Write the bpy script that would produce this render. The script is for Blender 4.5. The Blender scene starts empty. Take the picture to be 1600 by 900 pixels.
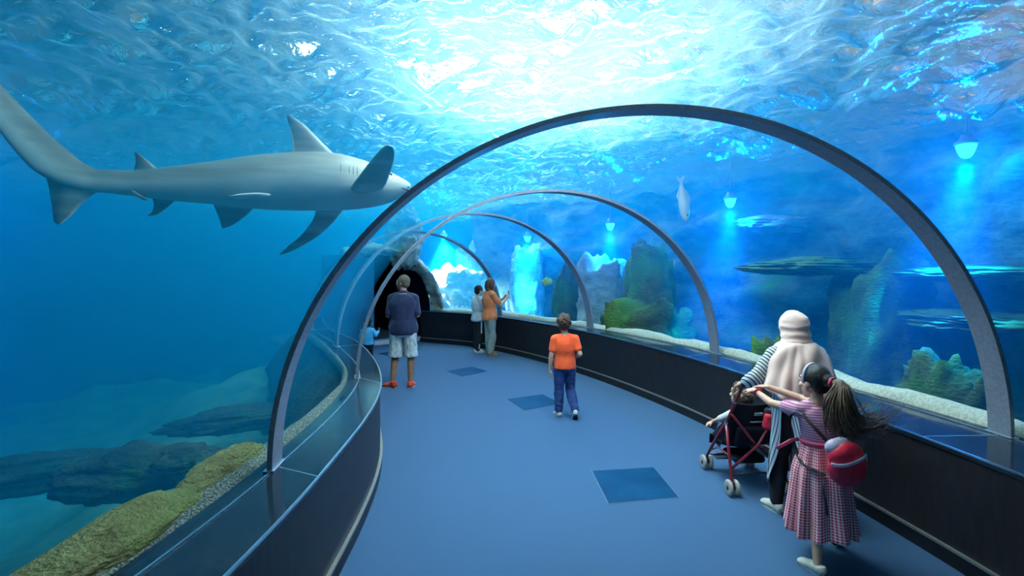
import bpy, bmesh, math, random
import numpy as np
from mathutils import Vector, Matrix, noise as mnoise
random.seed(7)
RNG = np.random.default_rng(11)
SC = bpy.context.scene
COL = SC.collection
PI = math.pi

# ------------------------------------------------------------------ materials
MATS = {}
def new_mat(name):
    m = bpy.data.materials.new(name); m.use_nodes = True
    nt = m.node_tree
    for n in list(nt.nodes): nt.nodes.remove(n)
    out = nt.nodes.new('ShaderNodeOutputMaterial')
    MATS[name] = m
    return m, nt, out
def L(nt, a, b): nt.links.new(a, b)
def rgb(c): return (c[0], c[1], c[2], 1.0)
def srgb(r, g, b):
    f = lambda v: (v/255/12.92) if v/255 <= .04045 else ((v/255+.055)/1.055)**2.4
    return (f(r), f(g), f(b))
def pm(name, col, col2=None, scale=12, rough=.6, metal=0.0, bump=0.0, bscale=None, detail=4, spec=.5, stretch=(1,1,1), lo=.35, hi=.65, sheen=0.0, coat=0.0, emit=None, estr=0, sss=0.0, coord='Object'):
    """Principled material whose base colour wanders between two tones by a noise field in object space."""
    m, nt, out = new_mat(name)
    p = nt.nodes.new('ShaderNodeBsdfPrincipled'); L(nt, p.outputs[0], out.inputs[0])
    tc = nt.nodes.new('ShaderNodeTexCoord'); mp = nt.nodes.new('ShaderNodeMapping')
    L(nt, tc.outputs[coord], mp.inputs[0]); mp.inputs['Scale'].default_value = stretch
    nz = nt.nodes.new('ShaderNodeTexNoise'); L(nt, mp.outputs[0], nz.inputs['Vector'])
    nz.inputs['Scale'].default_value = scale; nz.inputs['Detail'].default_value = detail
    cr = nt.nodes.new('ShaderNodeValToRGB'); L(nt, nz.outputs[0], cr.inputs[0])
    cr.color_ramp.elements[0].position = lo; cr.color_ramp.elements[1].position = hi
    cr.color_ramp.elements[0].color = rgb(col); cr.color_ramp.elements[1].color = rgb(col2 or [min(1, c*1.25) for c in col])
    L(nt, cr.outputs[0], p.inputs['Base Color'])
    p.inputs['Roughness'].default_value = rough; p.inputs['Metallic'].default_value = metal
    p.inputs['Specular IOR Level'].default_value = spec
    if sheen: p.inputs['Sheen Weight'].default_value = sheen
    if coat: p.inputs['Coat Weight'].default_value = coat
    if sss:
        p.inputs['Subsurface Weight'].default_value = sss; p.inputs['Subsurface Radius'].default_value = (.01, .004, .002); p.inputs['Subsurface Scale'].default_value = 1
    if emit:
        p.inputs['Emission Color'].default_value = rgb(emit); p.inputs['Emission Strength'].default_value = estr
    if bump:
        n2 = nt.nodes.new('ShaderNodeTexNoise'); L(nt, mp.outputs[0], n2.inputs['Vector'])
        n2.inputs['Scale'].default_value = bscale or scale*3; n2.inputs['Detail'].default_value = 5
        b = nt.nodes.new('ShaderNodeBump'); b.inputs['Strength'].default_value = bump; b.inputs['Distance'].default_value = .02
        L(nt, n2.outputs[0], b.inputs['Height']); L(nt, b.outputs[0], p.inputs['Normal'])
    return m

# ------------------------------------------------------------------ objects
def link_mesh(name, verts, faces, mat=None, parent=None, smooth=True, loc=None):
    me = bpy.data.meshes.new(name)
    me.from_pydata([tuple(v) for v in verts], [], [tuple(f) for f in faces])
    me.update()
    if smooth: me.polygons.foreach_set('use_smooth', [True]*len(me.polygons))
    o = bpy.data.objects.new(name, me); COL.objects.link(o)
    if mat is not None:
        for m in (mat if isinstance(mat, (list, tuple)) else [mat]): me.materials.append(m)
    if parent is not None: o.parent = parent
    if loc is not None: o.location = loc
    return o
def tag(o, label=None, cat=None, group=None, kind=None):
    if label: o['label'] = label
    if cat: o['category'] = cat
    if group: o['group'] = group
    if kind: o['kind'] = kind
    return o
def empty(name, loc=(0,0,0), rz=0.0):
    o = bpy.data.objects.new(name, None); COL.objects.link(o)
    o.empty_display_size = .1; o.location = loc; o.rotation_euler = (0, 0, rz)
    return o
def copy_tree(o, parent=None):
    c = o.copy(); COL.objects.link(c)
    if parent is not None: c.parent = parent
    for ch in [x for x in bpy.data.objects if x.parent is o]: copy_tree(ch, c)
    return c
def sharp(o, deg=35):
    me = o.data
    bm = bmesh.new(); bm.from_mesh(me)
    for e in bm.edges:
        if len(e.link_faces) == 2 and e.calc_face_angle(0) > math.radians(deg): e.smooth = False
    bm.to_mesh(me); bm.free()
    return o

def unit(v): v = np.asarray(v, float); return v/ (np.linalg.norm(v)+1e-12)
def catmull(pts, n=12, closed=False):
    P = [np.asarray(p, float) for p in pts]; out = []
    N = len(P)
    rng = range(N if closed else N-1)
    for i in rng:
        if closed: a, b, c, d = P[(i-1) % N], P[i], P[(i+1) % N], P[(i+2) % N]
        else:
            b, c = P[i], P[i+1]
            a = P[i-1] if i > 0 else 2*b-c
            d = P[i+2] if i+2 < N else 2*c-b
        for k in range(n):
            t = k/n
            out.append(.5*((2*b)+(-a+c)*t+(2*a-5*b+4*c-d)*t*t+(-a+3*b-3*c+d)*t**3))
    if not closed: out.append(P[-1])
    return np.array(out)

class MB:
    """Collects shapes into one mesh."""
    def __init__(s): s.v = []; s.f = []
    def add(s, V, F):
        b = len(s.v); s.v.extend([tuple(map(float, v)) for v in V]); s.f.extend([tuple(int(i)+b for i in f) for f in F]); return s
    def box(s, c, d, R=None, bev=0.0):
        c = np.asarray(c, float); d = np.asarray(d, float)/2
        if bev <= 0:
            V = np.array([[x, y, z] for x in (-1, 1) for y in (-1, 1) for z in (-1, 1)], float)*d
            F = [(0,1,3,2),(4,6,7,5),(0,4,5,1),(2,3,7,6),(0,2,6,4),(1,5,7,3)]
        else:
            bm = bmesh.new(); bmesh.ops.create_cube(bm, size=2)
            for v in bm.verts: v.co = Vector((v.co.x*d[0], v.co.y*d[1], v.co.z*d[2]))
            bmesh.ops.bevel(bm, geom=list(bm.edges), offset=bev, segments=2, affect='EDGES', profile=.5)
            bm.verts.index_update()
            V = np.array([v.co[:] for v in bm.verts]); F = [[v.index for v in f.verts] for f in bm.faces]; bm.free()
        if R is not None: V = V @ np.asarray(R, float).T
        return s.add(V+c, F)
    def tube(s, pts, r, seg=10, up=(0,0,1), cap=True, closed=False, twist=None):
        """Sweep of an ellipse; r: number, list of numbers, or list of (a, b): a across, b along the local up."""
        P = np.asarray(pts, float); n = len(P)
        rr = [(x, x) if np.isscalar(x) else tuple(x) for x in (r if isinstance(r, (list, tuple, np.ndarray)) else [r]*n)]
        if len(rr) != n:
            raise ValueError('radius count')
        V = []; up = np.asarray(up, float); pb = None
        for i in range(n):
            if closed: T = unit(P[(i+1) % n]-P[i-1])
            else: T = unit(P[min(i+1, n-1)]-P[max(i-1, 0)])
            ref = up if pb is None else pb
            side = np.cross(T, ref)
            if np.linalg.norm(side) < 1e-4: side = np.cross(T, np.array([1., .01, .02]))
            side = unit(side); b = np.cross(side, T); pb = b
            for k in range(seg):
                a = 2*PI*k/seg
                V.append(P[i]+side*rr[i][0]*math.cos(a)+b*rr[i][1]*math.sin(a))
        F = []
        m = n if closed else n-1
        for i in range(m):
            for k in range(seg):
                j = (i+1) % n
                F.append((i*seg+k, i*seg+(k+1) % seg, j*seg+(k+1) % seg, j*seg+k))
        if cap and not closed:
            F.append(tuple(range(seg))[::-1]); F.append(tuple((n-1)*seg+k for k in range(seg)))
        return s.add(V, F)
    def ell(s, c, r, R=None, nu=16, nv=10):
        V = [np.array([0, 0, 1.])]
        for j in range(1, nv):
            t = PI*j/nv
            for i in range(nu):
                a = 2*PI*i/nu; V.append(np.array([math.sin(t)*math.cos(a), math.sin(t)*math.sin(a), math.cos(t)]))
        V.append(np.array([0, 0, -1.]))
        F = [(0, 1+i, 1+(i+1) % nu) for i in range(nu)]
        for j in range(nv-2):
            for i in range(nu):
                a = 1+j*nu; b = a+nu
                F.append((a+i, b+i, b+(i+1) % nu, a+(i+1) % nu))
        a = 1+(nv-2)*nu; e = len(V)-1
        F += [(a+i, e, a+(i+1) % nu) for i in range(nu)]
        V = np.array(V)*np.asarray(r if not np.isscalar(r) else (r, r, r), float)
        if R is not None: V = V @ np.asarray(R, float).T
        return s.add(V+np.asarray(c, float), F)
    def cap(s, a, b, ra, rb, seg=14, flat=(1, 1), up=(0, 0, 1), k=5):
        """Tapered capsule from a to b with round ends; flat = (across, along up) factors."""
        a = np.asarray(a, float); b = np.asarray(b, float); T = unit(b-a)
        pts = []; rad = []
        for i in range(k+1):
            t = PI/2*(1-i/k); pts.append(a-T*ra*math.sin(t)); rad.append(max(ra*math.cos(t), ra*.02))
        for i in range(k+1):
            t = PI/2*(i/k); pts.append(b+T*rb*math.sin(t)); rad.append(max(rb*math.cos(t), rb*.02))
        return s.tube(pts, [(r*flat[0], r*flat[1]) for r in rad], seg, up)
    def lathe(s, prof, seg=24, c=(0,0,0), R=None):
        V = []; n = len(prof)
        for (r, z) in prof:
            for k in range(seg):
                a = 2*PI*k/seg; V.append((r*math.cos(a), r*math.sin(a), z))
        F = [(i*seg+k, i*seg+(k+1) % seg, (i+1)*seg+(k+1) % seg, (i+1)*seg+k) for i in range(n-1) for k in range(seg)]
        F.append(tuple(range(seg))[::-1]); F.append(tuple((n-1)*seg+k for k in range(seg)))
        V = np.array(V)
        if R is not None: V = V @ np.asarray(R, float).T
        return s.add(V+np.asarray(c, float), F)
    def build(s, name, mat, parent=None, smooth=True, loc=None):
        return link_mesh(name, s.v, s.f, mat, parent, smooth, loc)

def fuse(name, mb, mat, parent=None, vox=.008, smooth_it=4, fac=.5, subd=0):
    """Melt the collected shapes into one continuous skin."""
    me = bpy.data.meshes.new('t'); me.from_pydata(mb.v, [], mb.f); me.update()
    o = bpy.data.objects.new('t', me); COL.objects.link(o)
    md = o.modifiers.new('r', 'REMESH'); md.mode = 'VOXEL'; md.voxel_size = vox; md.use_smooth_shade = True
    if smooth_it:
        sm = o.modifiers.new('s', 'SMOOTH'); sm.factor = fac; sm.iterations = smooth_it
    dg = bpy.context.evaluated_depsgraph_get()
    m2 = bpy.data.meshes.new_from_object(o.evaluated_get(dg))
    bpy.data.objects.remove(o); bpy.data.meshes.remove(me)
    m2.name = name
    m2.polygons.foreach_set('use_smooth', [True]*len(m2.polygons))
    m2.materials.clear()
    for m in (mat if isinstance(mat, (list, tuple)) else [mat]): m2.materials.append(m)
    o = bpy.data.objects.new(name, m2); COL.objects.link(o)
    if parent is not None: o.parent = parent
    return o
def rotm(x=0, y=0, z=0):
    return np.array((Matrix.Rotation(z, 3, 'Z') @ Matrix.Rotation(y, 3, 'Y') @ Matrix.Rotation(x, 3, 'X')))
def A(*v): return np.array(v, float)
SCAT = (.008,.46,.95,1); SDEN = .115; SANI = .35
ABSC = (.0,.74,.93,1); ADEN = .22
WAMP = 1.3; MIXT = .17; MIXL = .04
P_SKY, P_FILL_L, EXPO = 1500, 450, 0.0
P_WIN = 3000; P_WARM = 2600; P_GLOW = 170; GLINT_LUM = 9.0
LAMPS = [((5.1,5.75,3.15),(4.6,6.3,-2),4300), ((3.75,8.8,2.92),(3.5,9.2,-2),4300), ((2.15,11.2,2.68),(2.05,11.4,-2),4300), ((.4,13.2,2.5),(.35,13.4,-2),2400), ((-1.95,14.6,2.62),(-1.3,15.0,-1),9000), ((-8.4,7.4,3.0),(-8.2,7.4,-2),1800)]
LAMP_LABELS = ['glowing blue underwater spotlight nearest the viewer, upper right outside the nearest rib', 'glowing blue underwater spotlight high behind the second rib', 'glowing blue underwater spotlight above the boy, framed by the second rib', 'small far blue spotlight above the raised phone', 'farthest pale spotlight above the cream rock mound', 'blue underwater spotlight over the open left side of the tank']
LAMP_ANG = [58,58,58,58,105,58]
LAMP_COLS = [(0,.30,1),(0,.30,1),(0,.32,1),(.05,.5,1),(.8,.97,1),(0,.32,1)]
# ------------------------------------------------------------------ camera (eye 1.95 m above the carpet)
EYE = 1.95
cd = bpy.data.cameras.new('camera'); cam = bpy.data.objects.new('camera', cd); COL.objects.link(cam)
cam.location = (0, 0, EYE); cam.rotation_euler = (PI/2, 0, 0)
cd.sensor_width = 36; cd.lens = 18; cd.shift_y = -40/1600; cd.clip_start = .05; cd.clip_end = 200
SC.camera = cam

# ------------------------------------------------------------------ plan of the tunnel
LED = .76
SL = [(-1.80,-3.0),(-1.56,.5),(-1.373,2.984),(-1.587,5.29),(-2.48,7.27),(-3.55,9.1),(-4.3,10.9)]
SR = [(3.55,-3.0),(3.55,.6),(3.358,3.526),(2.64,6.70),(1.398,9.24),(-.283,11.33),(-2.0,12.7)]
WL = [(-1.25,-3.0),(-1.17,.5),(-1.085,2.85),(-1.30,5.05),(-2.19,7.40),(-3.30,9.2),(-4.1,11.0)]
WR = [(2.86,-3.0),(2.90,.6),(2.81,3.5),(2.22,6.5),(1.03,9.30),(-.62,11.6),(-2.25,12.6)]
NS = 16
gl, gr, wl, wr = (catmull(a, NS) for a in (SL, SR, WL, WR))
NU = len(gl)
def section(i, off=0.0, n=48, a0=0.0, a1=PI, zoff=0.0):
    """Points of the vault over station i from the outer (right) foot to the inner (left) foot, pushed outwards by off."""
    l, r = gl[i], gr[i]; c = (l+r)/2; ax = unit(r-l); w = np.linalg.norm(r-l)/2; h = w*.902
    out = []
    for k in range(n+1):
        a = a0+(a1-a0)*k/n
        x = (w+off)*math.cos(a); z = (h+off)*math.sin(a)
        out.append((c[0]+ax[0]*x, c[1]+ax[1]*x, LED+z+zoff))
    return np.array(out)
def pathdir(i):
    m = (gl+gr)/2
    return unit(m[min(i+1, NU-1)]-m[max(i-1, 0)])
def grid_faces(nr, nc, closed_c=False, flip=False):
    F = []
    for i in range(nr-1):
        for k in range(nc if closed_c else nc-1):
            q = (i*nc+k, i*nc+(k+1) % nc, (i+1)*nc+(k+1) % nc, (i+1)*nc+k)
            F.append(q[::-1] if flip else q)
    return F
def ribbon(A, B, flip=False):
    """Surface between two 3-D polylines."""
    V = np.concatenate([A, B]); n = len(A)
    F = [(i, i+1, n+i+1, n+i) for i in range(n-1)]
    return V, ([f[::-1] for f in F] if flip else F)
def to3(P, z): return np.column_stack([P, np.full(len(P), z)])
def prism_along(curves):
    """Closed bar: curves = 3-D polylines of the corners in order."""
    m = len(curves); n = len(curves[0]); V = np.concatenate(curves); F = []
    for j in range(m):
        k = (j+1) % m
        F += [(j*n+i, j*n+i+1, k*n+i+1, k*n+i) for i in range(n-1)]
    F.append(tuple(j*n for j in range(m))); F.append(tuple(j*n+n-1 for j in range(m))[::-1])
    return V, F
def offset2(P, d):
    """Plan curve shifted sideways (positive = to the right of travel)."""
    T = np.gradient(P, axis=0); T /= np.linalg.norm(T, axis=1)[:, None]
    return P+np.column_stack([T[:, 1], -T[:, 0]])*d
def outward(name, V, F, mat, **k):
    o = link_mesh(name, V, F, mat, **k)
    bm = bmesh.new(); bm.from_mesh(o.data); bmesh.ops.recalc_face_normals(bm, faces=bm.faces); bm.to_mesh(o.data); bm.free()
    return o

# ------------------------------------------------------------------ materials of the shell
M_carpet = pm('blue_carpet', (.033,.095,.20), (.050,.130,.262), scale=260, rough=.95, bump=.5, bscale=420, spec=.1, sheen=.1, lo=.3, hi=.7)
M_panel = pm('dark_wall_panel', (.011,.0095,.011), (.020,.017,.019), scale=30, rough=.42, spec=.35, stretch=(1,1,.2))
M_kick = pm('black_kickboard', (.008,.008,.009), (.013,.012,.013), scale=25, rough=.4, spec=.4)
M_bead = pm('pale_bead', (.30,.29,.26), (.38,.37,.34), scale=60, rough=.35, metal=.6)
M_ledge = pm('polished_ledge', (.012,.022,.035), (.018,.030,.045), scale=8, rough=.10, spec=.3)
M_steel = pm('brushed_steel', (.55,.58,.62), (.68,.70,.73), scale=90, rough=.3, metal=1.0, stretch=(1,1,.1))
M_rib = pm('grey_blue_aluminium', (.26,.28,.35), (.33,.35,.42), scale=40, rough=.45, metal=.35)
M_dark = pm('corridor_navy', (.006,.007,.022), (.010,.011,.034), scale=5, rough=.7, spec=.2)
M_endblue = pm('end_wall_blue', (.01,.14,.24), (.02,.20,.30), scale=2, rough=.6)

# floor
V, F = ribbon(to3(offset2(wl, -.03), 0), to3(offset2(wr, .03), 0), flip=True)
V = list(V)+[(p[0], p[1], -.12) for p in V]; n = NU*2
F = list(F)+[tuple(i+n for i in f[::-1]) for f in F]
tag(outward('floor', V, F, M_carpet, smooth=False), kind='structure')
# parapet walls: panel, kickboard, bead
def parapet(side, w, s):
    W = offset2(w, 0); Wb = offset2(w, s*.10)
    V, F = prism_along([to3(W, 0), to3(W, LED-.012), to3(Wb, LED-.012), to3(Wb, 0)])
    o = tag(outward('wall_'+side, V, F, M_panel), kind='structure'); sharp(o)
    a, b = offset2(w, -s*.018), offset2(w, s*.004)
    V, F = prism_along([to3(a, 0), to3(a, .10), to3(b, .10), to3(b, 0)])
    o = tag(outward('baseboard_'+side, V, F, M_kick), kind='structure'); sharp(o)
    a, b = offset2(w, -s*.024), offset2(w, s*.004)
    V, F = prism_along([to3(a, .10), to3(a, .116), to3(b, .116), to3(b, .10)])
    sharp(outward('bead', V, F, M_bead, parent=o))
parapet('left', wl, -1); parapet('right', wr, 1)
# ledges under the glass with steel edges
def ledge(n, w, g, s):
    a = offset2(w, -s*.012); b = offset2(g, s*.10)
    V, F = prism_along([to3(a, LED-.03), to3(a, LED), to3(b, LED), to3(b, LED-.03)])
    o = tag(outward('trim_%d' % n, V, F, M_ledge), kind='structure'); sharp(o)
    c = offset2(w, -s*.016); d = offset2(w, -s*.004)
    V, F = prism_along([to3(c, LED-.008), to3(c, LED+.004), to3(d, LED+.004), to3(d, LED-.008)])
    sharp(outward('edge_strip', V, F, M_steel, parent=o))
    c = offset2(g, -s*.012); d = offset2(g, -s*.002)
    V, F = prism_along([to3(c, LED-.002), to3(c, LED+.008), to3(d, LED+.008), to3(d, LED-.002)])
    sharp(outward('glass_strip', V, F, M_steel, parent=o))
    for k in (2, 3, 4, 5):
        i = k*NS; p, q = g[i], w[i]; t = unit(q-p); nrm = np.array([-t[1], t[0]])*.004
        V = [(p+nrm), (p-nrm), (q-nrm), (q+nrm)]
        V = [(v[0], v[1], LED-.003) for v in V]+[(v[0], v[1], LED+.002) for v in V]
        F = [(0,1,2,3),(7,6,5,4),(0,4,5,1),(1,5,6,2),(2,6,7,3),(3,7,4,0)]
        outward('seam', V, F, M_steel, parent=o, smooth=False)
ledge(1, wl, gl, -1); ledge(2, wr, gr, 1)

# acrylic bays: curved panes 40 mm thick between the ribs
m, nt, out = new_mat('clear_acrylic')
t = nt.nodes.new('ShaderNodeBsdfTransparent'); t.inputs[0].default_value = (.965, .985, .99, 1); L(nt, t.outputs[0], out.inputs[0])
M_acr = m
def pane(n, i0, i1):
    R = range(i0, i1+1); m_ = 49; V = []; 
    for i in R: V += list(section(i, .03))
    nin = len(V)
    for i in R: V += list(section(i, .07))
    F = grid_faces(len(R), m_)+[tuple(x+nin for x in f[::-1]) for f in grid_faces(len(R), m_)]
    nr = len(R)
    for a in range(nr-1):
        for c in (0, m_-1):
            F.append((a*m_+c, (a+1)*m_+c, nin+(a+1)*m_+c, nin+a*m_+c))
    for r_ in (0, nr-1):
        F += [(r_*m_+c, r_*m_+c+1, nin+r_*m_+c+1, nin+r_*m_+c) for c in range(m_-1)]
    return tag(outward('window_%d' % n, V, F, M_acr), kind='structure')
BAYS = [(0, 2*NS), (2*NS, 3*NS), (3*NS, 4*NS), (4*NS, 5*NS), (5*NS, 6*NS)]
for n_, (a, b) in enumerate(BAYS): pane(n_+1, a, b)

# the four metal ribs that cover the joints
def rib(i, label):
    T = pathdir(i); T3 = np.array([T[0], T[1], 0])*.078
    n = 80; V = []
    A = section(i, -.004, n); B = section(i, .026, n)
    for P, s in ((A, -1), (A, 1), (B, 1), (B, -1)): V += list(P+T3*s)
    m_ = n+1; F = []
    for j in range(4):
        k = (j+1) % 4
        F += [(j*m_+c, j*m_+c+1, k*m_+c+1, k*m_+c) for c in range(m_-1)]
    F += [(0, m_, 2*m_, 3*m_), (3*m_+n, 2*m_+n, m_+n, n)]
    o = outward('arch_rib', V, F, M_rib); sharp(o)
    tag(o, label, 'rib', 'metal ribs of the glass tunnel')
    for side, c in ((0, 0), (1, n)):       # flat foot plate where the rib meets the ledge
        p = (A[c]+B[c])/2; mb = MB()
        q = np.array([p[0], p[1], LED+.006]); ax = unit(gl[i]-gr[i]); 
        R = np.column_stack([[ax[0], ax[1], 0], [T[0], T[1], 0], [0, 0, 1]])
        mb.box(q, (.06, .19, .012), R, bev=.003)
        mb.build('foot_plate', M_steel, o, smooth=False)
    return o
rib(2*NS, 'tall grey metal rib arching over the tunnel nearest the viewer')
rib(3*NS, 'second grey metal rib in from the viewer, rising behind the boy')
rib(4*NS, 'third slim grey rib, its foot on the ledge beside the boy\'s head')
rib(5*NS, 'farthest thin rib, its foot beside the woman in the orange shirt')

# far end: blue bulkhead with a dark doorway, navy passage behind it
i6 = NU-1
l6, r6 = gl[i6], gr[i6]; c6 = (l6+r6)/2; ax6 = unit(r6-l6); w6 = np.linalg.norm(r6-l6)/2; h6 = w6*.902; t6 = np.array([-ax6[1], ax6[0]])
def P6(x, z, d=0.0): return (c6[0]+ax6[0]*x+t6[0]*d, c6[1]+ax6[1]*x+t6[1]*d, z)
def vz(x): return LED+h6*math.sqrt(max(0, 1-(x/w6)**2))
xd = w6*-.02                                      # left jamb of the doorway
pts = [(-w6, 0)]+[(-w6+(xd+w6)*k/24, vz(-w6+(xd+w6)*k/24)) for k in range(25)]+[(xd, 0)]
V = [P6(x, z, .0) for x, z in pts]+[P6(x, z, .22) for x, z in pts]; n = len(pts)
F = [tuple(range(n)), tuple(range(n, 2*n))[::-1]]+[(k, (k+1) % n, n+(k+1) % n, n+k) for k in range(n)]
tag(outward('wall_end', V, F, M_endblue, smooth=False), kind='structure')
# passage shell (inside faces only need to be seen, but it has thickness)
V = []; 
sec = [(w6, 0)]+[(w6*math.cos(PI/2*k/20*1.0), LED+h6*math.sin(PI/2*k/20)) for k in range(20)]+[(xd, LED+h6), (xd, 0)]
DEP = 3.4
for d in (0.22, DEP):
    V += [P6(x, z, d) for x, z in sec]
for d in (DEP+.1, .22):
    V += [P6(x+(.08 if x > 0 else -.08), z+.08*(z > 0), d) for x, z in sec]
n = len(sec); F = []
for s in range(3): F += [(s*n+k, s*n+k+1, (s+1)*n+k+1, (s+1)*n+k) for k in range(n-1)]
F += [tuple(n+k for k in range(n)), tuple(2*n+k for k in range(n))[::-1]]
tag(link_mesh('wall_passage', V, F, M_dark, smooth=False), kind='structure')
V = [P6(-w6-.1, 0, -.3), P6(w6+.1, 0, -.3), P6(w6+.1, 0, DEP), P6(-w6-.1, 0, DEP)]
V = V+[(a, b, -.12) for a, b, c in V]
tag(outward('floor_passage', [(a, b, c-.001) for a, b, c in V], [(0,1,2,3),(7,6,5,4),(0,4,5,1),(1,5,6,2),(2,6,7,3),(3,7,4,0)], M_carpet, smooth=False), kind='structure')
M_thresh = pm('pale_threshold', (.62,.64,.66), (.72,.74,.75), scale=14, rough=.5)
mb = MB(); a = np.array(P6(xd+.05, 0.05, .30)); b = np.array(P6(w6-.10, .05, .30))
R = np.column_stack([[ax6[0], ax6[1], 0], [t6[0], t6[1], 0], [0, 0, 1]])
mb.box((a+b)/2, (np.linalg.norm(b-a), .35, .10), R, bev=.02)
tag(mb.build('trim_3', M_thresh), kind='structure')
# wall behind the viewer closes the tunnel
pts = [(x, z) for x, z in [(-2.9, 0)]+[(2.68*math.cos(PI-PI*k/24), LED+2.42*math.sin(PI*k/24)) for k in range(25)]+[(2.9, 0)]]
V = [(.875+x, -2.98, z) for x, z in pts]+[(.875+x, -3.2, z) for x, z in pts]; n = len(pts)
F = [tuple(range(n)), tuple(range(n, 2*n))[::-1]]+[(k, (k+1) % n, n+(k+1) % n, n+k) for k in range(n)]
tag(outward('wall_back', V, F, M_endblue, smooth=False), kind='structure')

# dark square hatches let into the carpet
M_hatch = pm('dark_blue_hatch', (.001,.030,.085), (.003,.050,.125), scale=2.2, rough=.5, spec=.05, detail=6)
M_hedge = pm('hatch_edge', (.05,.10,.2), (.10,.16,.28), scale=30, rough=.5)
def gp(px, py, z=0.0):
    y = 800*(EYE-z)/(py-410); return np.array([(px-800)/800*y, y])
def hatch(corners, label):
    P = [gp(*c) for c in corners]; c = sum(P)/4
    o = empty('floor_hatch', (c[0], c[1], 0)); tag(o, label, 'floor hatch', 'square hatches in the carpet')
    def slab(name, s, z0, z1, mt):
        V = [((p-c)*s) for p in P]; V = [(v[0], v[1], z0) for v in V]+[(v[0], v[1], z1) for v in V]
        outward(name, V, [(0,1,2,3),(7,6,5,4),(0,4,5,1),(1,5,6,2),(2,6,7,3),(3,7,4,0)], mt, parent=o, smooth=False)
    slab('rim', 1.0, -.004, .003, M_hedge); slab('lid', .975, -.003, .005, M_hatch)
hatch([(924,736),(1022,730),(1062,778),(950,788)], 'large dark blue square floor hatch nearest the viewer, left of the stroller')
hatch([(791,624),(848,616),(878,631),(818,642)], 'dark blue floor hatch just left of the walking boy')
hatch([(697,580),(738,573),(763,580.5),(721,588.5)], 'dark blue floor hatch halfway between the man and the boy')
hatch([(590,553),(618,548),(640,553),(612,558.5)], 'farthest dark blue floor hatch, behind the man in the navy shirt')
# ------------------------------------------------------------------ the tank
ZS = 3.62
TX0, TX1, TY0, TY1, TZ0 = -15.0, 10.5, -5.0, 21.0, -3.4
# haze of the water: one closed volume with the tunnel cut out of it
def hole_ring(i):
    P = section(i, .085, 40); r, l = P[0].copy(), P[-1].copy(); r[2] = l[2] = -.35
    return np.vstack([[r], P, [l]])
rings = [hole_ring(i) for i in range(NU)]
e = rings[-1].copy(); e[:, 0] += t6[0]*(DEP+.3); e[:, 1] += t6[1]*(DEP+.3); rings.append(e)
rings[0][:, 1] -= .25
m_ = len(rings[0]); V = np.concatenate(rings); F = grid_faces(len(rings), m_, closed_c=True)
F += [tuple(range(m_)), tuple((len(rings)-1)*m_+k for k in range(m_))[::-1]]
bm = bmesh.new(); vs = [bm.verts.new(v) for v in V]; fs = [bm.faces.new([vs[i] for i in f]) for f in F]
bmesh.ops.recalc_face_normals(bm, faces=fs); bmesh.ops.reverse_faces(bm, faces=fs)
vs = [bm.verts.new((x, y, z)) for x in (TX0, TX1) for y in (TY0, TY1) for z in (TZ0, ZS)]
fs = [bm.faces.new([vs[i] for i in f]) for f in ((0,1,3,2),(4,6,7,5),(0,4,5,1),(2,3,7,6),(0,2,6,4),(1,5,7,3))]
bmesh.ops.recalc_face_normals(bm, faces=fs)
me = bpy.data.meshes.new('water'); bm.to_mesh(me); bm.free()
wo = bpy.data.objects.new('water', me); COL.objects.link(wo); tag(wo, kind='stuff')
tag(wo, 'hazy blue water filling the tank around the glass tunnel', 'water')
m, nt, out = new_mat('water_haze')
vs_ = nt.nodes.new('ShaderNodeVolumeScatter'); va = nt.nodes.new('ShaderNodeVolumeAbsorption'); ad = nt.nodes.new('ShaderNodeAddShader')
vs_.inputs['Color'].default_value = SCAT; vs_.inputs['Density'].default_value = SDEN; vs_.inputs['Anisotropy'].default_value = SANI
va.inputs['Color'].default_value = ABSC; va.inputs['Density'].default_value = ADEN
L(nt, vs_.outputs[0], ad.inputs[0]); L(nt, va.outputs[0], ad.inputs[1]); L(nt, ad.outputs[0], out.inputs['Volume'])
me.materials.append(m)

# rippling water surface
def wave(X, Y, comps):
    Z = np.zeros_like(X)
    for (kx, ky, ph, a) in comps: Z += a*np.sin(kx*X+ky*Y+ph)
    return Z
comps = []
for lam, slope, n in ((1.9, .10, 7), (1.0, .12, 10), (.55, .16, 14), (.30, .21, 20), (.19, .19, 20), (.13, .11, 16)):
    for _ in range(n):
        l = lam*RNG.uniform(.75, 1.3); th = RNG.normal(.9, .75); k = 2*PI/l
        comps.append((k*math.cos(th), k*math.sin(th), RNG.uniform(0, 2*PI), WAMP*slope/k*math.sqrt(2/n)))
gx = np.concatenate([np.arange(TX0, -7, .11), np.arange(-7, 7.5, .034), np.arange(7.5, TX1+.1, .11)])
gy = np.concatenate([np.arange(TY0, 1.5, .2), np.arange(1.5, 8, .034), np.arange(8, TY1+.1, .07)])
X, Y = np.meshgrid(gx, gy); Z = ZS+wave(X, Y, comps)
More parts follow.
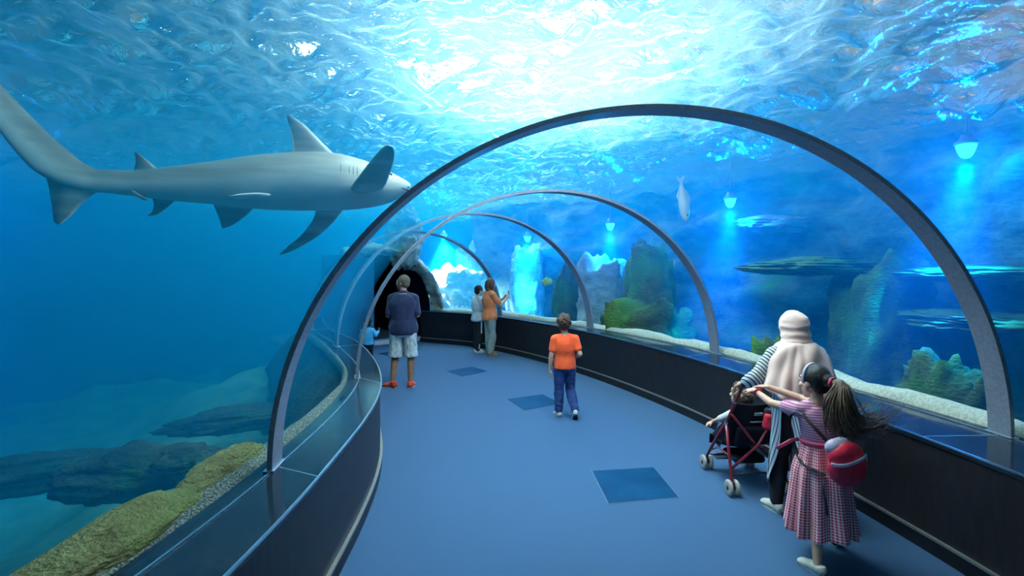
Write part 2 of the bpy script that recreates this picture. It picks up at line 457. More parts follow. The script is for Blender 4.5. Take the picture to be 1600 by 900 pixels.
# sharpen crests a little (pointing down into the tank)
d = Z-ZS; Z = ZS+d-.35*np.abs(d)
V = np.column_stack([X.ravel(), Y.ravel(), Z.ravel()]); nr, nc = X.shape
idx = np.arange(nr*nc).reshape(nr, nc)
F = np.stack([idx[:-1, :-1], idx[:-1, 1:], idx[1:, 1:], idx[1:, :-1]], -1).reshape(-1, 4)
me = bpy.data.meshes.new('water_surface')
me.vertices.add(len(V)); me.vertices.foreach_set('co', V.ravel())
me.loops.add(F.size); me.loops.foreach_set('vertex_index', F.ravel().astype(np.int32))
me.polygons.add(len(F)); me.polygons.foreach_set('loop_start', (np.arange(len(F))*4).astype(np.int32)); me.polygons.foreach_set('loop_total', np.full(len(F), 4, np.int32))
me.update(calc_edges=True); me.polygons.foreach_set('use_smooth', [True]*len(F))
so = bpy.data.objects.new('water_surface', me); COL.objects.link(so)
tag(so, 'rippling bright surface of the water overhead, seen from below', 'water surface', kind='stuff')
m, nt, out = new_mat('water_skin')
gls = nt.nodes.new('ShaderNodeBsdfGlass'); gls.inputs['IOR'].default_value = 1.33; gls.inputs['Roughness'].default_value = .01; gls.inputs['Color'].default_value = (.95,1,1,1)
tr = nt.nodes.new('ShaderNodeBsdfTransparent'); tr.inputs[0].default_value = (.92,.98,1,1)
tl = nt.nodes.new('ShaderNodeBsdfTranslucent'); tl.inputs[0].default_value = (.75,.95,1,1)
m1 = nt.nodes.new('ShaderNodeMixShader'); m2 = nt.nodes.new('ShaderNodeMixShader')
m1.inputs[0].default_value = MIXT; m2.inputs[0].default_value = MIXL
L(nt, gls.outputs[0], m1.inputs[1]); L(nt, tr.outputs[0], m1.inputs[2])
L(nt, m1.outputs[0], m2.inputs[1]); L(nt, tl.outputs[0], m2.inputs[2]); L(nt, m2.outputs[0], out.inputs[0])
tc = nt.nodes.new('ShaderNodeTexCoord'); nz = nt.nodes.new('ShaderNodeTexNoise'); L(nt, tc.outputs['Object'], nz.inputs['Vector'])
nz.inputs['Scale'].default_value = 9; nz.inputs['Detail'].default_value = 3; nz.inputs['Distortion'].default_value = .6
b = nt.nodes.new('ShaderNodeBump'); b.inputs['Strength'].default_value = .6; b.inputs['Distance'].default_value = .05
L(nt, nz.outputs[0], b.inputs['Height'])
for q in (gls, tl): L(nt, b.outputs[0], q.inputs['Normal'])
me.materials.append(m)

# hall over the tank
M_ceil = pm('tan_hall_ceiling', (.16,.10,.06), (.24,.16,.10), scale=.8, rough=.8)
mb = MB(); mb.box((-2, 8, 9.1), (34, 34, .2)); tag(mb.build('ceiling', M_ceil, smooth=False), kind='structure')
# tank walls and bed
M_tank = pm('tank_wall_blue', (.02,.16,.24), (.03,.24,.34), scale=.6, rough=.8)
for nm, c, d in (('wall_tank_left', (TX0-.1, 8, .5), (.2, 27, 8)), ('wall_tank_far', (-2.2, TY1+.1, .5), (26, .2, 8)), ('wall_tank_right', (TX1+.1, 8, .5), (.2, 27, 8)), ('wall_tank_near', (-2.2, TY0-.1, .5), (26, .2, 8))):
    mb = MB(); mb.box(c, d); tag(mb.build(nm, M_tank, smooth=False), kind='structure')

# hall walls over the tank; added light panels stand before the far one
M_hall = pm('hall_wall', (.34,.22,.12), (.48,.33,.19), scale=.9, rough=.85)
for nm, c, d in (('wall_hall_far', (-2.2, 25.2, 6.4), (32, .2, 5.4)), ('wall_hall_left', (-18, 9, 6.4), (.2, 33, 5.4)), ('wall_hall_right', (13.5, 9, 6.4), (.2, 33, 5.4))):
    mb = MB(); mb.box(c, d); tag(mb.build(nm, M_hall, smooth=False), kind='structure')
GLINT_PANELS = ((-9.5, 2.2), (-5.6, 3.0), (-2.0, 3.2), (1.6, 3.2))  # x and width of the panels added to put glints on the ripples
# ------------------------------------------------------------------ reef, gravel and sand round the tunnel
def reef_mat(name, a, b, c, scale=2.4, moss=.55, rough=.9):
    """Rock with strata, mottling and a growth of algae on the faces that look up."""
    m, nt, out = new_mat(name); p = nt.nodes.new('ShaderNodeBsdfPrincipled'); L(nt, p.outputs[0], out.inputs[0]); p.inputs['Roughness'].default_value = rough; p.inputs['Specular IOR Level'].default_value = .2
    tc = nt.nodes.new('ShaderNodeTexCoord'); mp = nt.nodes.new('ShaderNodeMapping'); L(nt, tc.outputs['Object'], mp.inputs[0]); mp.inputs['Scale'].default_value = (1, 1, 2.2)
    n1 = nt.nodes.new('ShaderNodeTexNoise'); n1.inputs['Scale'].default_value = scale; n1.inputs['Detail'].default_value = 8; n1.inputs['Roughness'].default_value = .65; L(nt, mp.outputs[0], n1.inputs['Vector'])
    n2 = nt.nodes.new('ShaderNodeTexNoise'); n2.inputs['Scale'].default_value = scale*.6; n2.inputs['Detail'].default_value = 5; L(nt, tc.outputs['Object'], n2.inputs['Vector'])
    r1 = nt.nodes.new('ShaderNodeValToRGB'); r1.color_ramp.elements[0].position = .35; r1.color_ramp.elements[1].position = .66; r1.color_ramp.elements[0].color = rgb(a); r1.color_ramp.elements[1].color = rgb(b); L(nt, n1.outputs[0], r1.inputs[0])
    r2 = nt.nodes.new('ShaderNodeValToRGB'); r2.color_ramp.elements[0].position = moss; r2.color_ramp.elements[1].position = moss+.12; L(nt, n2.outputs[0], r2.inputs[0])
    mx = nt.nodes.new('ShaderNodeMix'); mx.data_type = 'RGBA'; L(nt, r2.outputs[0], mx.inputs[0]); L(nt, r1.outputs[0], mx.inputs[6]); mx.inputs[7].default_value = rgb(c); L(nt, mx.outputs[2], p.inputs['Base Color'])
    n3 = nt.nodes.new('ShaderNodeTexNoise'); n3.inputs['Scale'].default_value = scale*7; n3.inputs['Detail'].default_value = 6; L(nt, mp.outputs[0], n3.inputs['Vector'])
    b_ = nt.nodes.new('ShaderNodeBump'); b_.inputs['Strength'].default_value = .8; b_.inputs['Distance'].default_value = .05; L(nt, n3.outputs[0], b_.inputs['Height']); L(nt, b_.outputs[0], p.inputs['Normal'])
    return m
M_reef = reef_mat('reef_rock_brown', (.022,.022,.016), (.085,.078,.055), (.035,.075,.02))
M_green = reef_mat('reef_rock_green', (.035,.05,.015), (.12,.13,.055), (.08,.18,.04), moss=.45)
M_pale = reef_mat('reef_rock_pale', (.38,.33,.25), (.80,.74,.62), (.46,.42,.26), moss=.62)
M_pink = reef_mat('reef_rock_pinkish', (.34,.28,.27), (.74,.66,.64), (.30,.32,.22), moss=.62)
M_olive = reef_mat('olive_slab', (.16,.125,.045), (.31,.255,.105), (.20,.20,.065), scale=6, moss=.5)
M_sand = pm('pale_sand', (.50,.46,.36), (.72,.68,.56), scale=45, rough=.95, bump=.5, bscale=120)
M_gravel = pm('grey_gravel', (.04,.044,.038), (.30,.31,.27), scale=95, rough=.9, bump=1.0, bscale=70, lo=.40, hi=.62, detail=2)
M_bed = pm('tank_bed_sand', (.16,.20,.13), (.34,.36,.25), scale=1.3, rough=.95, bump=.4, bscale=8)
def fbm(p, o=4, lac=2.0, g=.5):
    s = 0; a = 1; q = Vector(p)
    for _ in range(o): s += a*mnoise.noise(q); q = q*lac; a *= g
    return s
def rock(name, label, loc, size, seed, mat, strata=.0, rz=0.0, sub=5, rough=.34, cat='rock', group=None, fq=1.15, boxy=0.0):
    bm = bmesh.new(); bmesh.ops.create_icosphere(bm, subdivisions=sub, radius=1)
    off = Vector((seed*13.1, seed*7.7, seed*3.3))
    for v in bm.verts:
        n = v.co.normalized(); q = n*fq+off
        r = 1+rough*fbm(q, 5)+.16*abs(mnoise.noise(q*3.1))
        c = n*r
        if boxy: f = min(1.9, max(.05, 1-n.z*n.z)**-boxy); c = Vector((c.x*f, c.y*f, c.z))
        if strata:
            s = c.z*strata+.5*mnoise.noise(q*1.4); st = (s-math.floor(s)); e = 1-.22*(1-min(1, st*2.2))*(.5+.5*mnoise.noise(off+Vector((0, 0, math.floor(s)*2.3))))
            c = Vector((c.x*e, c.y*e, c.z))
        v.co = Vector((c.x*size[0], c.y*size[1], c.z*size[2]))
    me = bpy.data.meshes.new(name); bm.to_mesh(me); bm.free(); me.polygons.foreach_set('use_smooth', [True]*len(me.polygons)); me.materials.append(mat)
    o = bpy.data.objects.new(name, me); COL.objects.link(o); o.location = loc; o.rotation_euler = (0, 0, rz)
    return tag(o, label, cat, group)
def ray(px, py, y): return ((px-800)/800*y, y, EYE+(410-py)/800*y)

# tank bed
def bedz(x, y):
    i = int(np.argmin((gl[:, 0]-x)**2+(gl[:, 1]-y)**2)); d = math.hypot(gl[i, 0]-x, gl[i, 1]-y)
    return -.75-.16*d+.55*fbm((x*.33, y*.33, .5), 4)+.04*mnoise.noise((x*2, y*2, 1))
xs = np.linspace(TX0, TX1, 110); ys = np.linspace(TY0, TY1, 110)
V = [(x, y, bedz(x, y)) for y in ys for x in xs]
o = link_mesh('floor_tank', V, grid_faces(110, 110), M_bed); tag(o, kind='structure')
# rocky footing under both ledges
def footing(name, g, s):
    V = []; nr = 14; n = len(g)
    for i in range(n):
        for j in range(nr):
            t = j/(nr-1); z = .70-3.4*t; d = .10+.36*min(1, t*5)+.9*t
            q = (g[i][0]*.9, g[i][1]*.9, z*1.4); d += .28*fbm(q, 4)*min(1, t*6)
            T_ = g[min(i+1, n-1)]-g[max(i-1, 0)]; T_ = T_/np.linalg.norm(T_); nn = np.array([T_[1], -T_[0]])*s
            V.append((g[i][0]+nn[0]*d, g[i][1]+nn[1]*d, z))
    return tag(link_mesh(name, V, grid_faces(n, nr), M_reef), kind='structure')
footing('wall_footing_left', gl, -1); footing('wall_footing_right', gr, 1)
# strips along the glass: sand on the outer side, gravel on the inner side
def strip(name, g, s, d0, d1, h0, h1, mat, label, cat, seed, base=.70, kind='stuff', wob=.05, taper=0.0, i0=0, i1=NU):
    fine = catmull(list(g[i0:i1]), 3); n = len(fine); m_ = 15; V = []
    Tn = np.gradient(fine, axis=0); Tn /= np.linalg.norm(Tn, axis=1)[:, None]; N = np.column_stack([Tn[:, 1], -Tn[:, 0]])*s
    for i in range(n):
        q = fine[i]
        for j in range(m_):
            t = j/(m_-1); dd = d0+(d1-d0)*t*(1-taper*min(1, max(0, (i/n-.36)*9)))+wob*t*mnoise.noise((q[0]*2.1, q[1]*2.1, seed))
            prof = math.sin(PI*min(1, max(0, t)))**.45
            hh = base+(h0+(h1-h0)*(.5+.9*mnoise.noise((q[0]*1.7+3, q[1]*1.7, seed+2+.6*t))))*prof+.012*mnoise.noise((q[0]*9, q[1]*9, t*4+seed))*prof
            V.append((q[0]+N[i, 0]*dd, q[1]+N[i, 1]*dd, hh))
    F = grid_faces(n, m_); b = len(V); V += [(v[0], v[1], base-.03) for v in V]
    F += [tuple(x+b for x in f[::-1]) for f in grid_faces(n, m_)]
    for r_ in range(n-1):
        for c in (0, m_-1): F.append((r_*m_+c, (r_+1)*m_+c, b+(r_+1)*m_+c, b+r_*m_+c))
    return tag(outward(name, V, F, mat), label, cat, kind=kind)
strip('sand_bank', gr, 1, .095, .30, .10, .17, M_sand, 'pale sand banked against the outside of the glass on the outer side', 'sand', 1)
strip('gravel_bed', gl, -1, .10, .30, .055, .085, M_gravel, 'grey gravel lying along the outside of the glass on the inner side', 'gravel', 4, wob=.02, taper=.62)
# individual stones scattered on the gravel nearest the viewer
def slab(label, i0, i1, d, w, h, seed):
    """Flat olive stone lying along the inner glass."""
    f = catmull(list(gl), 4); a, b = f[i0], f[i1]; c = (a+b)/2; T_ = unit(b-a); nn = np.array([-T_[1], T_[0]])
    p = c+nn*(d+w*.5)
    return rock('flat_rock', label, (p[0], p[1], .735), (np.linalg.norm(b-a)*.56, w, h), seed, M_olive, 0, math.atan2(T_[1], T_[0]), 5, .22, group='flat olive rocks along the inner glass')
NQ = NS*4
def iq(y): f = catmull(list(gl), 4); return int(np.argmin(np.abs(f[:, 1]-y)))
slab('long olive flat rock at the bottom left, behind the gravel strip', iq(1.55), iq(2.62), .21, .15, .115, 3)
slab('olive flat rock beside the foot of the nearest rib', iq(2.58), iq(3.28), .23, .12, .105, 8)
# outer reef wall
wallc = offset2(gr, 3.2); V = []; nr = 80; ext = catmull(list(wallc), 3)
ext = np.vstack([ext, [ext[-1]+(ext[-1]-ext[-2])*(k_+1)*3 for k_ in range(14)]]); n = len(ext)
Tn = np.gradient(ext, axis=0); Tn /= np.linalg.norm(Tn, axis=1)[:, None]; N = np.column_stack([Tn[:, 1], -Tn[:, 0]])
for i in range(n):
    for j in range(nr):
        z = -3.2+7.0*j/(nr-1); x, y = ext[i]
        s = z*2.1+.9*fbm((x*.4, y*.4, z*.15), 3); st = s-math.floor(s); la = mnoise.noise((x*.35, y*.35, math.floor(s)*1.9))
        d = .55*fbm((x*.42, y*.42, z*.5), 6)+.50*la*(1-abs(st*2-1)**3)+.10*mnoise.noise((x*1.7, y*1.7, z*2.6))
        V.append((x+N[i, 0]*d, y+N[i, 1]*d, z))
M_cliff = reef_mat('reef_cliff', (.03,.034,.026), (.27,.25,.18), (.08,.17,.05), scale=1.6)
tag(link_mesh('wall_reef', V, grid_faces(n, nr), M_cliff), kind='structure')
# separate rocks before it: ledges run back into the reef wall, columns stand on the tank bed
G = 'reef rocks on the outer side'
def out_dir(x, y):
    i = int(np.argmin((gr[:, 0]-x)**2+(gr[:, 1]-y)**2)); T_ = gr[min(i+1, NU-1)]-gr[max(i-1, 0)]; T_ = T_/np.linalg.norm(T_)
    return np.array([T_[1], -T_[0]]), math.atan2(T_[1], T_[0])
def ledge_rock(label, px, py, Y, half, th, seed, mat, deep=1.1):
    x, y, z = ray(px, py, Y); nn, a = out_dir(x, y); x += nn[0]*deep*.72; y += nn[1]*deep*.72
    return rock('reef_ledge', label, (x, y, z), (half, deep, th), seed, mat, 3.2, a, group=G)
def column_rock(label, px, py, Y, sx, sy, seed, mat, strata=3.2, sub=5, rz=.3):
    x, y, z = ray(px, py, Y); z0 = bedz(x, y)-.15
    return rock('reef_rock', label, (x, y, (z+z0)/2), (sx, sy, (z-z0)/2), seed, mat, strata, rz, sub, .36, group=G, fq=1.5, boxy=.36)
ledge_rock('long flat mossy ledge of rock behind the woman in the headscarf', 1212, 418, 7.4, .80, .13, 2, M_green)
column_rock('round pale green rock low behind the glass left of the headscarf', 1222, 548, 6.6, .42, .34, 4, M_green)
column_rock('broad dark mossy boulder behind the glass right of the headscarf', 1375, 415, 7.1, .72, .55, 6, M_green)
ledge_rock('upper thin rock ledge behind the right leg of the nearest rib', 1490, 430, 6.0, .85, .10, 11, M_green, .9)
ledge_rock('lower thin rock ledge behind the right leg of the nearest rib', 1480, 503, 5.8, .80, .11, 12, M_green, .9)
column_rock('low green rock near the right edge behind the sand bank', 1480, 574, 5.3, .46, .34, 15, M_green)
column_rock('tall broken green rock column behind the second rib', 1012, 372, 10.0, .42, .40, 17, M_green, 4.0)
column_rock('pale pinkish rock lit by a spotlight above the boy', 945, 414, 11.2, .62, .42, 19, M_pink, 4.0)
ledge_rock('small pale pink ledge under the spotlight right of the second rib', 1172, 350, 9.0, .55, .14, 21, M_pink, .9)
column_rock('dark green rock at the foot of the reef above the boy', 1000, 474, 9.4, .85, .45, 23, M_green)
column_rock('green slab of rock leaning behind the third rib', 885, 432, 11.8, .34, .30, 25, M_green, 2.0)
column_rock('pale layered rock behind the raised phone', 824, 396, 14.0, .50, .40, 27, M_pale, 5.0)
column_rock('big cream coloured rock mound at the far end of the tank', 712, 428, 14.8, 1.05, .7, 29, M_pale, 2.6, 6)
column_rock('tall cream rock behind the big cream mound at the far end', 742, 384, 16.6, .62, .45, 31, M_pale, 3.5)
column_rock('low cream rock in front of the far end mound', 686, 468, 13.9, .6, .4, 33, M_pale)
# cream rockwork round the end of the tunnel
def collar():
    mb = MB(); n = 44; V = []; m_ = 14
    for i in range(n+1):
        a = PI*i/n*.64; c, sn = math.cos(a), math.sin(a)
        for j in range(m_):
            b_ = 2*PI*j/m_; rr = .17+.30*math.cos(b_)*.42; dd = .24*math.sin(b_)
            wob = .11*mnoise.noise((a*4, math.cos(b_)*1.2, math.sin(b_)*1.2))+.06*mnoise.noise((a*11, math.cos(b_)*2, math.sin(b_)*2+3))
            x = (w6+.04+rr+wob)*c; z = LED+(h6+.04+rr+wob)*sn
            V.append(P6(x, z-.03, .05+dd+wob))
    mb.add(V, grid_faces(n+1, m_, True)+[tuple(range(m_)), tuple(n*m_+k_ for k_ in range(m_))[::-1]])
    v_, f_ = mb.v, mb.f
    return tag(outward('rock_collar', v_, f_, M_pale), 'cream rock rim round the far end of the glass tunnel', 'rock')
collar()
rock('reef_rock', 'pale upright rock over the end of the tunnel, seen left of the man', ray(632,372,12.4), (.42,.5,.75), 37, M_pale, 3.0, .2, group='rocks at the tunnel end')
# left side: rocks far down in the haze
G = 'rocks on the tank bed to the left'
for lb, px, py, y, sz, sd in (('large dark mound on the tank bed left of the olive rocks', 192, 742, 5.1, (.50,.34,.24), 41), ('long low rock ridge at the lower left edge of the tank bed', 70, 735, 5.6, (.9,.35,.16), 43),
    ('distant low ridge behind the nearest rib\'s left foot', 370, 655, 7.0, (.8,.35,.14), 45), ('small dark rock on the tank bed between the mound and the olive rocks', 292, 722, 5.2, (.32,.26,.16), 47)):
    p = ray(px, py, y); rock('bed_rock', lb, p, sz, sd, M_reef, 2.0, .5, group=G)
# fish
M_fish = pm('yellow_green_fish', (.45,.50,.10), (.66,.68,.22), scale=14, rough=.4)
M_pfish = pm('pale_fish', (.58,.44,.40), (.70,.58,.52), scale=6, rough=.5)
def fish(name, label, loc, ln, ht, th, rz, mat, ry=0.0, cat='fish'):
    f = empty(name, loc, rz); f.rotation_euler = (0, ry, rz); tag(f, label, cat)
    n = 22; pts = []; rad = []
    for i in range(n):
        t = i/(n-1); e = math.sin(PI*t**.75)**.8 if 0 < t < 1 else .02
        pts.append(A((.5-t)*ln, 0, .0)); rad.append((max(th*e*.5, .0015)+.004*(t > .85)*th*10, max(ht*e*.5, .002)+ht*.05*(t > .8)))
    MB().tube(pts, rad, 18, up=(0, 0, 1)).build('body', mat, f)
    def fl(nm, P, Q):
        V = []; 
        for s_ in (1, -1): V += [(p[0], s_*.004*ln*4, p[1]) for p in P]
        k_ = len(P); outward(nm, V, [tuple(range(k_)), tuple(range(k_, 2*k_))[::-1]]+[(i, (i+1) % k_, k_+(i+1) % k_, k_+i) for i in range(k_)], mat, parent=f, smooth=False)
    fl('tail_fin', [(-.44*ln, .0), (-.66*ln, ht*.45), (-.60*ln, 0), (-.66*ln, -ht*.45)], 0)
    fl('dorsal_fin', [(.15*ln, ht*.40), (-.05*ln, ht*.68), (-.30*ln, ht*.42), (-.30*ln, ht*.20)], 0)
    fl('anal_fin', [(.0*ln, -ht*.38), (-.15*ln, -ht*.62), (-.32*ln, -ht*.35), (-.30*ln, -ht*.15)], 0)
    for s_ in (1, -1): MB().ell((.33*ln, s_*th*.36, ht*.08), (.025*ln, .012*ln, .025*ln), None, 10, 8).build('eye', MATS['fish_eye'], f)
    return f
pm('fish_eye', (.01,.01,.01), (.02,.02,.02), scale=20, rough=.2)
fish('fish', 'small yellow-green fish swimming behind the glass between the second and third ribs', ray(855,440,10.6), .24, .15, .05, math.radians(20), M_fish)
fish('fish', 'pale pinkish fish hanging head down below the surface, above the second rib', ray(1068,316,8.0), .62, .17, .12, math.radians(10), M_pfish, math.radians(82))
# ------------------------------------------------------------------ people
def lerp(a, b, t): return np.asarray(a, float)*(1-t)+np.asarray(b, float)*t
PROF_M = [(0,.120,.105),(.10,.172,.125),(.22,.176,.125),(.40,.158,.118),(.60,.172,.125),(.76,.182,.122),(.88,.165,.095),(.96,.095,.072),(1.0,.062,.062)]
PROF_F = [(0,.110,.105),(.10,.170,.125),(.22,.172,.122),(.42,.128,.100),(.60,.148,.115),(.76,.155,.112),(.88,.142,.088),(.96,.080,.066),(1.0,.052,.054)]
PROF_C = [(0,.105,.100),(.10,.150,.120),(.22,.150,.122),(.42,.142,.118),(.60,.150,.118),(.76,.158,.112),(.88,.145,.090),(.96,.080,.068),(1.0,.052,.054)]
class Human:
    def __init__(s, name, label, loc, rz, J, k, prof, group=None, headrot=(0,0,0), hs=1.0, girth=1.0, limb=1.0, vox=.005):
        s.root = tag(empty(name, loc, rz), label, 'person', group)
        s.J = {a: A(*b) for a, b in J.items()}; s.k = k; s.prof = prof; s.g = girth; s.lim = limb; s.vox = vox; s.hs = hs
        s.HR = rotm(*headrot)
    def spine(s, t0=0.0, t1=1.0, n=14):
        P = catmull([s.J['crotch'], s.J['waist'], s.J['chest'], s.J['neck']], 20)
        d = np.concatenate([[0], np.cumsum(np.linalg.norm(np.diff(P, axis=0), axis=1))]); d /= d[-1]
        ts = np.linspace(t0, t1, n)
        return np.column_stack([np.interp(ts, d, P[:, i]) for i in range(3)]), ts
    def torso(s, mb, t0=0.0, t1=1.0, inf=0.0, flare=None, n=18, seg=26, belly=0.0, hang=0.0):
        P, ts = s.spine(t0, t1, n); pr = np.array(s.prof)
        w = np.interp(ts, pr[:, 0], pr[:, 1])*s.k*s.g+inf; d = np.interp(ts, pr[:, 0], pr[:, 2])*s.k*s.g+inf
        if belly: d = d+belly*np.exp(-((ts-.38)/.2)**2); P = P+np.column_stack([np.zeros(n), belly*.6*np.exp(-((ts-.38)/.2)**2), np.zeros(n)])
        if flare: f = np.clip((t0+.35-ts)/.35, 0, 1); w = w+flare*f; d = d+flare*f
        fw = s.J.get('face', A(0, 1, 0))
        mb.tube(P, list(zip(w, d)), seg, up=fw)
        # shoulders
        if t1 > .85:
            for a in 'lr':
                mb.cap(lerp(s.J['neck'], s.J['sh_'+a], .25)-A(0, 0, .03*s.k), s.J['sh_'+a], .056*s.k+inf, .052*s.k*s.g**.5+inf)
    def limb(s, mb, a, b, ra, rb, inf=0.0, bulge=0.0):
        a, b = np.asarray(a), np.asarray(b); n = 7; pts = [lerp(a, b, i/(n-1)) for i in range(n)]
        r = [((ra*(1-i/(n-1))+rb*i/(n-1))+bulge*math.sin(PI*(i/(n-1))**.7))*s.k*s.lim+inf for i in range(n)]
        T = unit(b-a)
        mb.cap(a, lerp(a, b, .01), r[0], r[0]); mb.cap(lerp(a, b, .99), b, r[-1], r[-1]); mb.tube(pts, r, 14, up=(.1, 1, .2))
    def arm(s, mb, a, inf=0.0, upto=2.0):
        sh, el, wr = s.J['sh_'+a], s.J['el_'+a], s.J['wr_'+a]
        e = lerp(sh, el, min(upto, 1)); s.limb(mb, sh, e, .050, .050-.010*min(upto, 1), inf)
        if upto > 1: s.limb(mb, el, lerp(el, wr, upto-1), .040, .040-.013*(upto-1), inf, .003)
    def leg(s, mb, a, inf=0.0, upto=2.0, inf2=None):
        hp, kn, an = s.J['hip_'+a], s.J['kn_'+a], s.J['an_'+a]
        e = lerp(hp, kn, min(upto, 1)); s.limb(mb, hp, e, .088, .088-.031*min(upto, 1), inf)
        if upto > 1: s.limb(mb, kn, lerp(kn, an, upto-1), .056, .056-.019*(upto-1), inf if inf2 is None else inf2, .008)
    def hand(s, mb, a, d, pn, curl=.5, size=1.0, spread=.05):
        """d: pointing direction, pn: palm normal (fingers curl towards it); thumb on the inner side for a relaxed hand."""
        w = s.J['wr_'+a]; d = unit(d); pn = unit(np.asarray(pn, float)-d*np.dot(pn, d)); sd = np.cross(d, pn)*(1 if a == 'l' else -1)
        z = size*s.k
        mb.tube([w-d*.02*z, w+d*.02*z, w+d*.055*z, w+d*.088*z, w+d*.096*z], [(.024*z, .019*z), (.034*z, .018*z), (.042*z, .016*z), (.041*z, .013*z), (.03*z, .008*z)], 14, up=pn)
        lens = [.078, .088, .082, .064]
        for i, ln in enumerate(lens):
            off = (1.5-i)*.0215*z; p = w+d*(.086 if i in (1, 2) else .080)*z+sd*off; dd = unit(d+sd*(1.5-i)*spread)
            pts = [p-dd*.02*z, p]; ang = curl*.5
            for q, fr in enumerate((.45, .31, .24)):
                v = dd*math.cos(ang)+pn*math.sin(ang); p = p+v*ln*fr*z; pts.append(p); ang += curl*.8
            mb.tube(pts, [.0088*z, .0092*z, .0086*z, .0078*z, .0058*z], 10, up=sd)
            mb.ell(pts[-1], .0062*z, nu=8, nv=6)
        p = w+d*.022*z+sd*.028*z; v = unit(d*.7+sd*.6+pn*.35)
        mb.tube([p-v*.015*z, p+v*.02*z, p+v*.045*z, p+unit(v+d*.5)*.072*z], [.011*z, .012*z, .0100*z, .0066*z], 10, up=pn)
    def H(s, p): return s.J['head']+s.HR @ (np.asarray(p, float)*s.hs)
    def head(s, mb):
        h = s.hs; R = s.HR
        mb.ell(s.H((0, -.012, .030)), A(.077, .097, .096)*h, R, 24, 16)
        mb.ell(s.H((0, .030, -.040)), A(.058, .064, .074)*h, R, 20, 14)
        mb.ell(s.H((0, .062, -.098)), A(.028, .026, .022)*h, R)
        mb.ell(s.H((0, .078, .030)), A(.050, .018, .016)*h, R)
        for x in (-1, 1):
            mb.ell(s.H((x*.040, .066, -.025)), A(.024, .024, .022)*h, R)
            mb.ell(s.H((x*.078, -.010, -.012)), A(.011, .021, .031)*h, R @ rotm(0, 0, x*-.35))
            mb.ell(s.H((x*.013, .101, -.030)), A(.009, .010, .008)*h, R)
        mb.tube([s.H((0, .088, .022)), s.H((0, .103, -.006)), s.H((0, .114, -.028)), s.H((0, .098, -.036))], [(.008*h, .010*h), (.009*h, .012*h), (.012*h, .011*h), (.012*h, .008*h)], 10)
        mb.ell(s.H((0, .090, -.060)), A(.024, .011, .007)*h, R); mb.ell(s.H((0, .088, -.071)), A(.020, .011, .007)*h, R)
        n = s.J['neck']; t = s.H((0, -.018, -.06))
        mb.tube([n-(t-n)*.25, lerp(n, t, .35), lerp(n, t, .7), t+(t-n)*.3], [(.070*s.k, .066*s.k), (.056*s.k, .056*s.k), (.053*s.k, .056*s.k), (.050*s.k, .052*s.k)], 16, up=(0, 1, 0))
    def eyes(s):
        for x in (-1, 1):
            e = MB().ell((0, 0, 0), .0125*s.hs, None, 14, 10).build('eye', MATS['eye'], s.root, loc=s.H((x*.033, .080, .012)))
            e.rotation_euler = Matrix(s.HR.tolist()).to_euler()
            MB().tube([s.H((x*.018, .092, .031)), s.H((x*.034, .091, .036)), s.H((x*.050, .080, .031))], [(.003*s.hs, .004*s.hs), (.004*s.hs, .005*s.hs), (.002*s.hs, .003*s.hs)], 8).build('eyebrow', s.hairmat, s.root)
    def body(s, mat, mb): return fuse('body', mb, mat, s.root, s.vox, 3)
    def shoe(s, a, yaw, mat, solemat, pitch=0.0, ln=.27, low=True, strap=None):
        """Shoe round the ankle joint; yaw about z (0 = forward), pitch > 0 lifts the heel."""
        an = s.J['an_'+a]; z = ln/.27; R = rotm(0, 0, yaw) @ rotm(-pitch, 0, 0)
        q = lambda p: an+R @ (A(*p)*z)
        hz = -.085
        m = MB()
        m.tube([q((0,-.065,hz+.04)), q((0,-.055,hz+.045)), q((0,-.02,hz+.05)), q((0,.04,hz+.048)), q((0,.10,hz+.036)), q((0,.155,hz+.028)), q((0,.178,hz+.024))],
               [(.018*z,.020*z), (.034*z,.036*z), (.038*z,.044*z), (.042*z,.044*z), (.048*z,.034*z), (.043*z,.024*z), (.018*z,.012*z)], 18, up=R @ A(0, 0, 1))
        if not low: m.tube([q((0,-.025,hz+.05)), q((0,-.018,hz+.10))], [(.044*z,.05*z), (.042*z,.046*z)], 16, up=R @ A(0, 1, 0))
        else: m.tube([q((0,-.028,hz+.05)), q((0,-.020,hz+.078))], [(.040*z,.048*z), (.038*z,.044*z)], 16, up=R @ A(0, 1, 0))
        u = fuse('shoe', m, mat, s.root, .005, 3)
        m = MB(); n = 28; top = []; bot = []
        for i in range(n):
            t = 2*PI*i/n; y = .058+.119*math.sin(t); w = (.036+.012*math.sin(t*1)+.004)*math.cos(t)
            top.append(q((w, y, hz+.024))); bot.append(q((w*.97, y*.99, hz)))
        V = top+bot; F = [(i, (i+1) % n, n+(i+1) % n, n+i) for i in range(n)]+[tuple(range(n)), tuple(range(n, 2*n))[::-1]]
        o = outward('sole', V, F, solemat, parent=u); sharp(o)
        return u
def folds(o, amp, scale=9, stretch=(1, 1, .35), seed=0, ramp=None):
    """Push a cloth surface in and out along its normals."""
    me = o.data; n = len(me.vertices); co = np.empty(n*3); no = np.empty(n*3)
    me.vertices.foreach_get('co', co); me.vertex_normals.foreach_get('vector', no) if hasattr(me, 'vertex_normals') else None
    co = co.reshape(-1, 3); no = no.reshape(-1, 3)
    st = A(*stretch)*scale; f = np.empty(n)
    for i in range(n):
        p = co[i]*st+seed*3.7
        v = mnoise.noise(Vector(p)); w = mnoise.noise(Vector(p*2.1+5.2))
        f[i] = (1-abs(v)*2.2)*.7+.35*w
    if ramp is not None: f = f*ramp(co)
    co += no*(f*amp)[:, None]
    me.vertices.foreach_set('co', co.ravel()); me.update()
    return o
